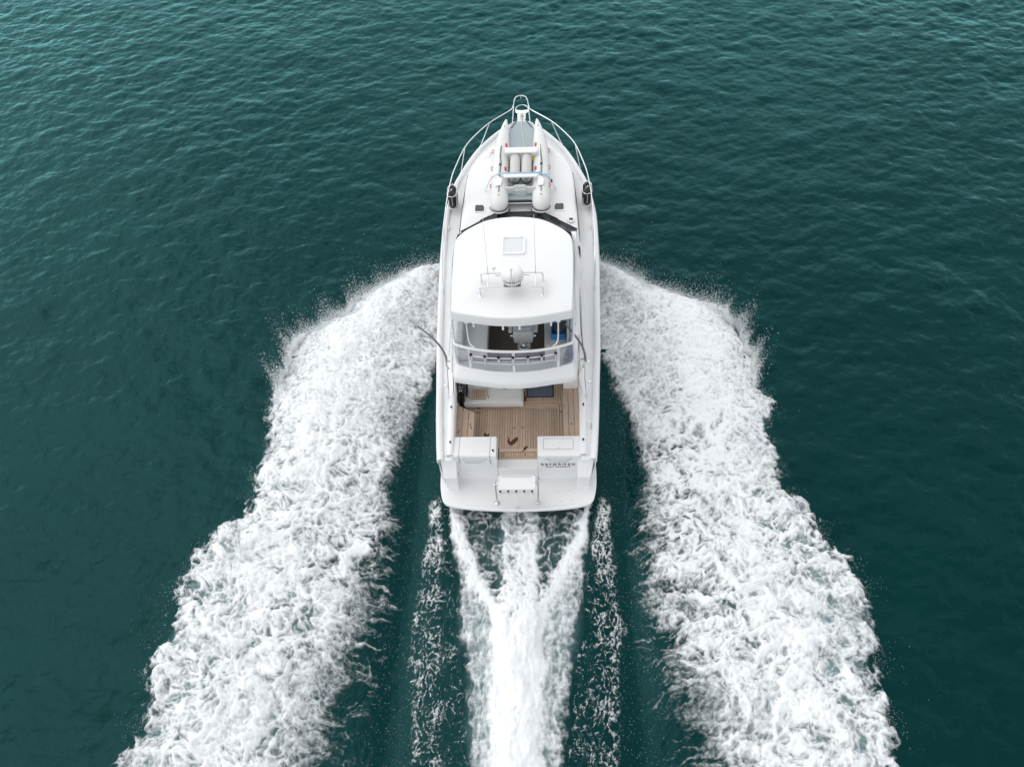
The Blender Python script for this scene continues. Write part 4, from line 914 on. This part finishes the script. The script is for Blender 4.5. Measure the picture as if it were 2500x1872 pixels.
# ------------------------------------------------------------------ dinghy on the foredeck
DZ = 2.69
DG = thing('inflatable_dinghy', 'pale grey twin hull inflatable dinghy lashed on the white foredeck', 'dinghy', (.04, 10.4, DZ))
for sg in (-1, 1):
    cx_ = .04+sg*.61; rings = []
    prof = [(8.20, .03, -.02), (8.24, .11, -.02), (8.32, .185, -.01), (8.46, .245, 0), (8.65, .265, 0), (9.4, .268, 0), (10.4, .265, .0), (11.0, .25, .015), (11.5, .205, .06), (11.9, .145, .12), (12.2, .09, .165), (12.42, .035, .20), (12.46, .008, .205)]
    for y, r_, dz in prof:
        sh = -sg*.12*max(0, (y-11.0)/1.4)**1.3
        rings.append([(cx_+sh+r_*math.cos(a), y, DZ+.27+dz+r_*math.sin(a)) for a in np.linspace(0, 2*math.pi, 21)[:-1]])
    tu = MB().rings(rings, True, True, True).build('hull_tube', 'inflatable', DG, angle=70)
    # stern cone: black band over a white strake
    for yy, zz, r_, m_ in ((8.375, .285, .222, 'black'), (8.355, .245, .222, 'white_paint')):
        MB().tube([(cx_+(r_+.035)*math.cos(a), yy+.0-.22*math.sin(a)*.85+.16*0, DZ+zz) for a in np.linspace(R(-8), R(188), 18)], .013 if m_ == 'black' else .02, 6).build('strake', m_, tu)
    for y in (8.62, 12.0): MB().lathe([(.024, 0), (.024, .008), (.012, .009)], (cx_+(0 if y < 9 else -sg*.09), y, DZ+.27+(.264 if y < 9 else .262)), 12).build('valve', 'seam', tu)
    for y, ins in ((11.08, 1), (9.90, 1), (10.88, 0), (10.03, 0), (9.20, 0)):
        s_ = -sg if ins else sg; a = R(52 if ins else 28)
        c0 = Vector((cx_+s_*.255*math.cos(a), y, DZ+.27+.262*math.sin(a))); o_ = Vector((s_*math.cos(a), 0, math.sin(a)))
        if ins:
            q = Vector((-o_.z*s_, 0, o_.x*s_))*.035
            MB().hexa([c0+q*-1+Vector((0, -.085, 0)), c0+q+Vector((0, -.085, 0)), c0+q+Vector((0, .085, 0)), c0-q+Vector((0, .085, 0)),
                       c0-q*.9+o_*.03+Vector((0, -.07, 0)), c0+q*.9+o_*.03+Vector((0, -.07, 0)), c0+q*.9+o_*.03+Vector((0, .07, 0)), c0-q*.9+o_*.03+Vector((0, .07, 0))]).build('grab_handle', 'red', tu, .008)
        else:
            MB().tube(spline([c0+Vector((0, -.095, 0)), c0+o_*.045+Vector((0, -.06, 0)), c0+o_*.055, c0+o_*.045+Vector((0, .06, 0)), c0+Vector((0, .095, 0))], 4), .012, 6).build('grab_handle', 'red', tu)
    # black bungee along the tube that holds the oar
    MB().tube(spline([(cx_+sg*-.02, 10.98, DZ+.545), (cx_+.005, 10.5, DZ+.546), (cx_+.03, 10.1, DZ+.552), (cx_+.01, 9.6, DZ+.546), (cx_-.0, 9.2, DZ+.546), (cx_+.0, 8.75, DZ+.545)], 4), .011, 6).build('bungee', 'black', tu)
    MB().box(cx_-.035, cx_+.045, 10.0, 10.08, DZ+.535, DZ+.56).build('buckle', 'black', tu, .006)
    MB().box(.04+sg*.42-.03, .04+sg*.42+.03, 9.0, 9.06, DZ+.30, DZ+.37).build('cleat_block', 'black', tu, .01)
    MB().lathe([(.03, 0), (.03, .05)], (.04+sg*.33, 8.50, DZ+.06), 8).build('drain_plug', 'black', tu)
fl = [(-.43, 8.75), (-.43, 11.3), (-.40, 12.3), (-.36, 12.52), (-.25, 12.62), (.0, 12.65), (.25, 12.62), (.36, 12.52), (.40, 12.3), (.43, 11.3), (.43, 8.75)]
fo = MB().prism([(x+.04, y) for x, y in fl], DZ+.20, DZ+.27).build('floor', 'dinghy_floor', DG, .03, 3)
MB().tube([(x+.04, y, DZ+.262) for x, y in fl[2:9]], .016, 6).build('trim', 'white_paint', fo)
t = MB(); mt4 = Matrix(((0, -1, 0), (1, 0, 0), (0, 0, 1))).to_4x4(); mt4 = Matrix.Rotation(R(-90), 4, 'Z'); mt4.translation = Vector((.0, 10.98, DZ+.272))
text_mesh('TRU', .15, mt4, t, .001); t.build('lettering', 'letter_white', fo, flat=True)
for y0, y1 in ((10.475, 10.735), (9.295, 9.50)):
    MB().box(-.44, .53, y0, y1, DZ+.60, DZ+.645).build('seat', 'gelcoat', DG, .012)
tm = MB().add([], [])
tz = DZ+.12
prof = [(-.40, tz+.40), (-.16, tz+.40), (-.10, tz+.46), (.18, tz+.46), (.24, tz+.40), (.48, tz+.40), (.48, tz), (-.40, tz)]
v0 = [(x, 8.96, z) for x, z in prof]; v1 = [(x, 9.01, z) for x, z in prof]
TM = MB().rings([v0, v1], True, True, True).build('transom', 'inflatable', DG, .012)
MB().prism([(-.12, 8.90), (.20, 8.90), (.20, 8.955), (-.12, 8.955)], tz+.05, tz+.34).build('motor_pad', 'grey_gelcoat', TM, .01)
for i in range(9): MB().box(-.08+i*.03, -.068+i*.03, 8.89, 8.899, tz+.02, tz+.09).build('rib', 'black', TM)
for x in (-.25, .33):
    MB().tube([(x-.05, 8.94, tz+.2), (x, 8.93, tz+.16), (x+.05, 8.94, tz+.2)], .008, 5).build('bow_ring', 'seam', TM)
MB().tube([(-.30, 8.78, DZ+.14), (.40, 8.78, DZ+.14)], .016, 6).build('strut', 'black', TM)
MB().tube([(-.32, 8.72, DZ+.14), (.42, 8.72, DZ+.14)], .02, 6).build('strut', 'white_paint', TM)
for sg, nm in ((-1, 'left'), (1, 'right')):   # two fat grey rolls between the seats
    x = .045+sg*.17
    t_ = thing('fender', 'fat pale grey inflatable fender lying on the %s in the dinghy' % nm, 'fender', (x, 10.1, DZ+.27), 'grey fenders inside the dinghy')
    MB().lathe([(.04, -.68), (.10, -.665), (.135, -.62), (.155, -.54), (.158, .54), (.15, .60), (.12, .65), (.04, .67)], (x, 10.1, DZ+.435), 24, (0, 1, 0)).build('body', 'inflatable_roll', t_, angle=60)
    MB().tube([(x+.05*math.cos(a), 9.40, DZ+.44+.05*math.sin(a)) for a in np.linspace(0, 6.28, 10)[:-1]], .012, 6, True).build('end_ring', 'seam', t_)
    MB().tube(spline([(x-.13, 9.48, DZ+.33), (x, 9.40, DZ+.30), (x+.13, 9.48, DZ+.33)], 4), .009, 5).build('cord', 'black', t_)
for sg, nm, tl in ((-1, 'left', .07), (1, 'right', -.02)):
    x = .04+sg*.61
    t_ = thing('oar', 'white oar strapped along the top of the %s dinghy tube' % nm, 'oar', (x, 9.5, DZ+.55), 'oars on the dinghy')
    MB().tube([(x-.03, 10.9, DZ+.565), (x-.05, 9.4, DZ+.57)], .017, 8).build('shaft', 'white_paint', t_)
    MB().hexa([(x-.10-tl*.5, 8.98, DZ+.56), (x+.06, 9.0+tl*.3, DZ+.56), (x+.09, 9.26, DZ+.575), (x-.10, 9.24, DZ+.575), (x-.10-tl*.5, 8.98, DZ+.575), (x+.06, 9.0+tl*.3, DZ+.575), (x+.09, 9.26, DZ+.59), (x-.10, 9.24, DZ+.59)]).add([(x-.10, 9.24, DZ+.575), (x+.09, 9.26, DZ+.575), (x-.01, 9.42, DZ+.575), (x-.075, 9.42, DZ+.575), (x-.10, 9.24, DZ+.59), (x+.09, 9.26, DZ+.59), (x-.01, 9.42, DZ+.59), (x-.075, 9.42, DZ+.59)], [(3,2,1,0),(4,5,6,7),(0,1,5,4),(1,2,6,5),(2,3,7,6),(3,0,4,7)]).build('blade', 'white_paint', t_, .006)
# lashings and ropes
t_ = thing('lashing_strap', 'light blue strap tied across the dinghy seat and tubes', 'strap', (.0, 9.5, DZ+.0), 'dinghy lashings')
def ribbon(pts, wd, th=.004):
    P_ = [Vector(p) for p in pts]; rings = []
    for i, p in enumerate(P_):
        tdir = (P_[min(i+1, len(P_)-1)]-P_[max(i-1, 0)]).normalized(); s_ = Vector((0, 1, 0)); s_ = (s_-tdir*s_.dot(tdir)).normalized(); n_ = tdir.cross(s_)
        rings.append([p+s_*wd+n_*th, p-s_*wd+n_*th, p-s_*wd-n_*th, p+s_*wd-n_*th])
    return MB().rings(rings, True, True, True)
ribbon([(-.62, 9.50, DZ+.60), (-.43, 9.475, DZ+.655), (.05, 9.465, DZ+.656), (.52, 9.46, DZ+.655), (.64, 9.48, DZ+.60)], .026).build('webbing', 'blue_strap', t_)
ribbon(spline([(.64, 9.48, DZ+.60), (.82, 9.49, DZ+.51), (.95, 9.51, DZ+.34), (1.02, 9.53, DZ+.14), (1.06, 9.55, DZ+.03)], 4), .013).build('tail', 'blue_strap', t_)
ribbon(spline([(-.62, 9.50, DZ+.60), (-.78, 9.54, DZ+.48), (-.89, 9.57, DZ+.28), (-.97, 9.57, DZ+.10), (-1.0, 9.57, DZ+.03)], 4), .008).build('tail', 'seam', t_)
MB().tube(spline([(.56, 9.47, DZ+.62), (.60, 9.50, DZ+.65), (.66, 9.46, DZ+.63), (.60, 9.43, DZ+.61), (.76, 9.45, DZ+.60), (.84, 9.47, DZ+.57)], 4), .016, 6).build('knot', 'blue_strap', t_)
MB().box(.93, .985, 9.44, 9.56, DZ+.30, DZ+.34).build('buckle', 'black', t_, .006)
for sg in (-1, 1): MB().tube(spline([(.03+sg*1.03, 9.55, DZ+.06), (.03+sg*1.06, 9.50, DZ+.03), (.03+sg*1.03, 9.46, DZ+.012), (.03+sg*1.0, 9.49, DZ+.03)], 4), .009, 6).build('hook', 'stainless', t_)
for sg, nm in ((-1, 'left'), (1, 'right')):
    t_ = thing('lashing_strap', 'black strap from the pulpit to the %s side of the dinghy bow' % nm, 'strap', (sg*.2, 12.8, 2.9), 'dinghy lashings')
    ribbon([(.02+sg*.13, 12.72, DZ+.29), (.03+sg*.20, 12.56, DZ+.285), (.04+sg*.33, 12.28, DZ+.28)], .012).build('webbing', 'black', t_)
t_ = thing('rope', 'thin pale rope running from the anchor roller into the dinghy', 'rope', (.03, 13.0, 2.6), 'ropes')
MB().tube(spline([(.02, 13.75, 2.54), (.02, 13.3, 2.56), (.03, 12.68, DZ+.29), (.035, 12.3, DZ+.285), (.08, 11.85, DZ+.284), (.13, 11.4, DZ+.284), (.18, 11.0, DZ+.284), (.23, 10.7, DZ+.284)], 4), .011, 6).build('line', 'pale_rope', t_)
t_ = thing('rope', 'tangled yellow rope stuffed behind the grey fenders in the dinghy', 'rope', (.36, 10.5, DZ+.27), 'ropes')
r_ = random.Random(4); MB().tube(spline([(.36+r_.uniform(-.08, .06), 10.42+r_.uniform(-.12, .14), DZ+.34+r_.uniform(0, .16)) for _ in range(16)], 4), .011, 6).build('coil', 'yellow_rope', t_)

# ------------------------------------------------------------------ loose things: bridge and cockpit
t_ = thing('crate', 'bright blue plastic crate on the grey bridge sofa', 'crate', (1.02, 3.0, 3.485))
MB().box(.87, 1.20, 2.80, 3.20, 3.485, 3.50).build('base', 'blue_plastic', t_)
for a in ((.87, .895, 2.80, 3.20), (1.175, 1.20, 2.80, 3.20), (.895, 1.175, 2.80, 2.825), (.895, 1.175, 3.175, 3.20)): MB().box(*a, 3.50, 3.66).build('wall', 'blue_plastic', t_, .004)
bm = bmesh.new(); bmesh.ops.create_icosphere(bm, subdivisions=3, radius=1)
for v in bm.verts:
    n_ = v.co.copy(); f_ = 1+.18*math.sin(n_.x*5+1)*math.cos(n_.y*6)+.1*math.sin(n_.z*9+n_.x*4); v.co = Vector((n_.x*.15*f_, n_.y*.17*f_, n_.z*.13*f_))
me = bpy.data.meshes.new('bag'); bm.to_mesh(me); bm.free(); me.materials.append(M['bag']); me.shade_smooth()
o = bpy.data.objects.new('bag', me); COL.objects.link(o); o.location = (1.09, 3.03, 3.68); tag(o, 'crumpled dark navy bag stuffed in the blue crate', 'bag')
t_ = thing('landing_net', 'blue rimmed landing net propped in the aft corner of the bridge', 'landing net', (1.2, 2.35, 3.15))
hoop_ = spline([(1.16, 2.22, 3.20), (1.15, 2.26, 3.35), (1.22, 2.38, 3.62), (1.30, 2.44, 3.72), (1.36, 2.42, 3.62), (1.37, 2.34, 3.40), (1.31, 2.26, 3.25), (1.22, 2.21, 3.18)], 4, True)
MB().tube(hoop_, .010, 6, True).build('hoop', 'net_blue', t_)
c_ = Vector((1.26, 2.42, 3.35)); rings = [hoop_]+[[tuple(Vector(p).lerp(c_, k)+Vector((.02*math.sin(i*2.1+k*5), .05*k, -.12*k))) for i, p in enumerate(hoop_)] for k in (.25, .5, .75, .95)]
MB().rings(rings, True).build('mesh_bag', 'net_mesh', t_)
MB().tube([(1.31, 2.45, 3.72), (1.30, 2.62, 4.2), (1.29, 2.75, 4.5)], .012, 8).build('handle', 'net_blue', t_)
t_ = thing('door_mat', 'blue grey doormat with black rim on the teak step', 'door mat', (.56, 3.19, 1.0))
MB().box(.205, .93, 2.985, 3.395, 1.001, 1.010).build('rim', 'black', t_)
MB().box(.235, .90, 3.012, 3.368, 1.010, 1.016).build('pile', 'mat_blue', t_)
# outboard motor clamped on the port side of the cockpit
t_ = thing('outboard_motor', 'glossy black outboard motor stowed upright in the left cockpit corner', 'outboard motor', (-1.46, 2.78, .95))
cw = []
for z, wx_, wy_, dy in ((1.46, .13, .20, .0), (1.49, .19, .30, .0), (1.60, .21, .35, .01), (1.72, .20, .34, .015), (1.79, .16, .27, .02), (1.82, .09, .15, .02)):
    cw.append([(-1.475+a, 2.86+dy+b_, z) for a, b_ in rrect(0, 0, wx_, wy_, min(wx_, wy_)*.42, 4)])
MB().rings(cw, True, True, True).build('cowl', 'black_gloss', t_, angle=60)
MB().rings([[(-1.43+a, y, z) for a, y in rrect(0, yc, wx_, wy_, .03, 3)] for z, yc, wx_, wy_ in ((1.47, 2.80, .10, .16), (1.30, 2.78, .075, .13), (1.12, 2.75, .07, .12), (1.02, 2.74, .10, .2), (.98, 2.74, .07, .22))], True, True, True).build('leg', 'black', t_, angle=50)
MB().lathe([(.02, -.1), (.04, -.05), (.045, .06), (.02, .1)], (-1.43, 2.70, 1.0), 14, (0, 1, 0)).build('gearcase', 'black', t_)
MB().box(-1.36, -1.30, 2.72, 2.98, 1.38, 1.52).build('clamp_bracket', 'black', t_, .015)
MB().tube([(-1.33, 2.8, 1.55), (-1.32, 3.02, 1.62)], .022, 8).build('tiller', 'black', t_)
MB().box(-1.555, -1.535, 2.55, 2.9, 1.35, 1.50).build('mount_plate', 'black', t_)
for x, y, z in ((-1.49, 2.70, 1.70), (-1.44, 2.70, 1.70)): MB().lathe([(.013, 0), (.013, .006)], (x, y-.01, z), 8, (0, -.6, 1)).build('badge', 'white_paint', t_)
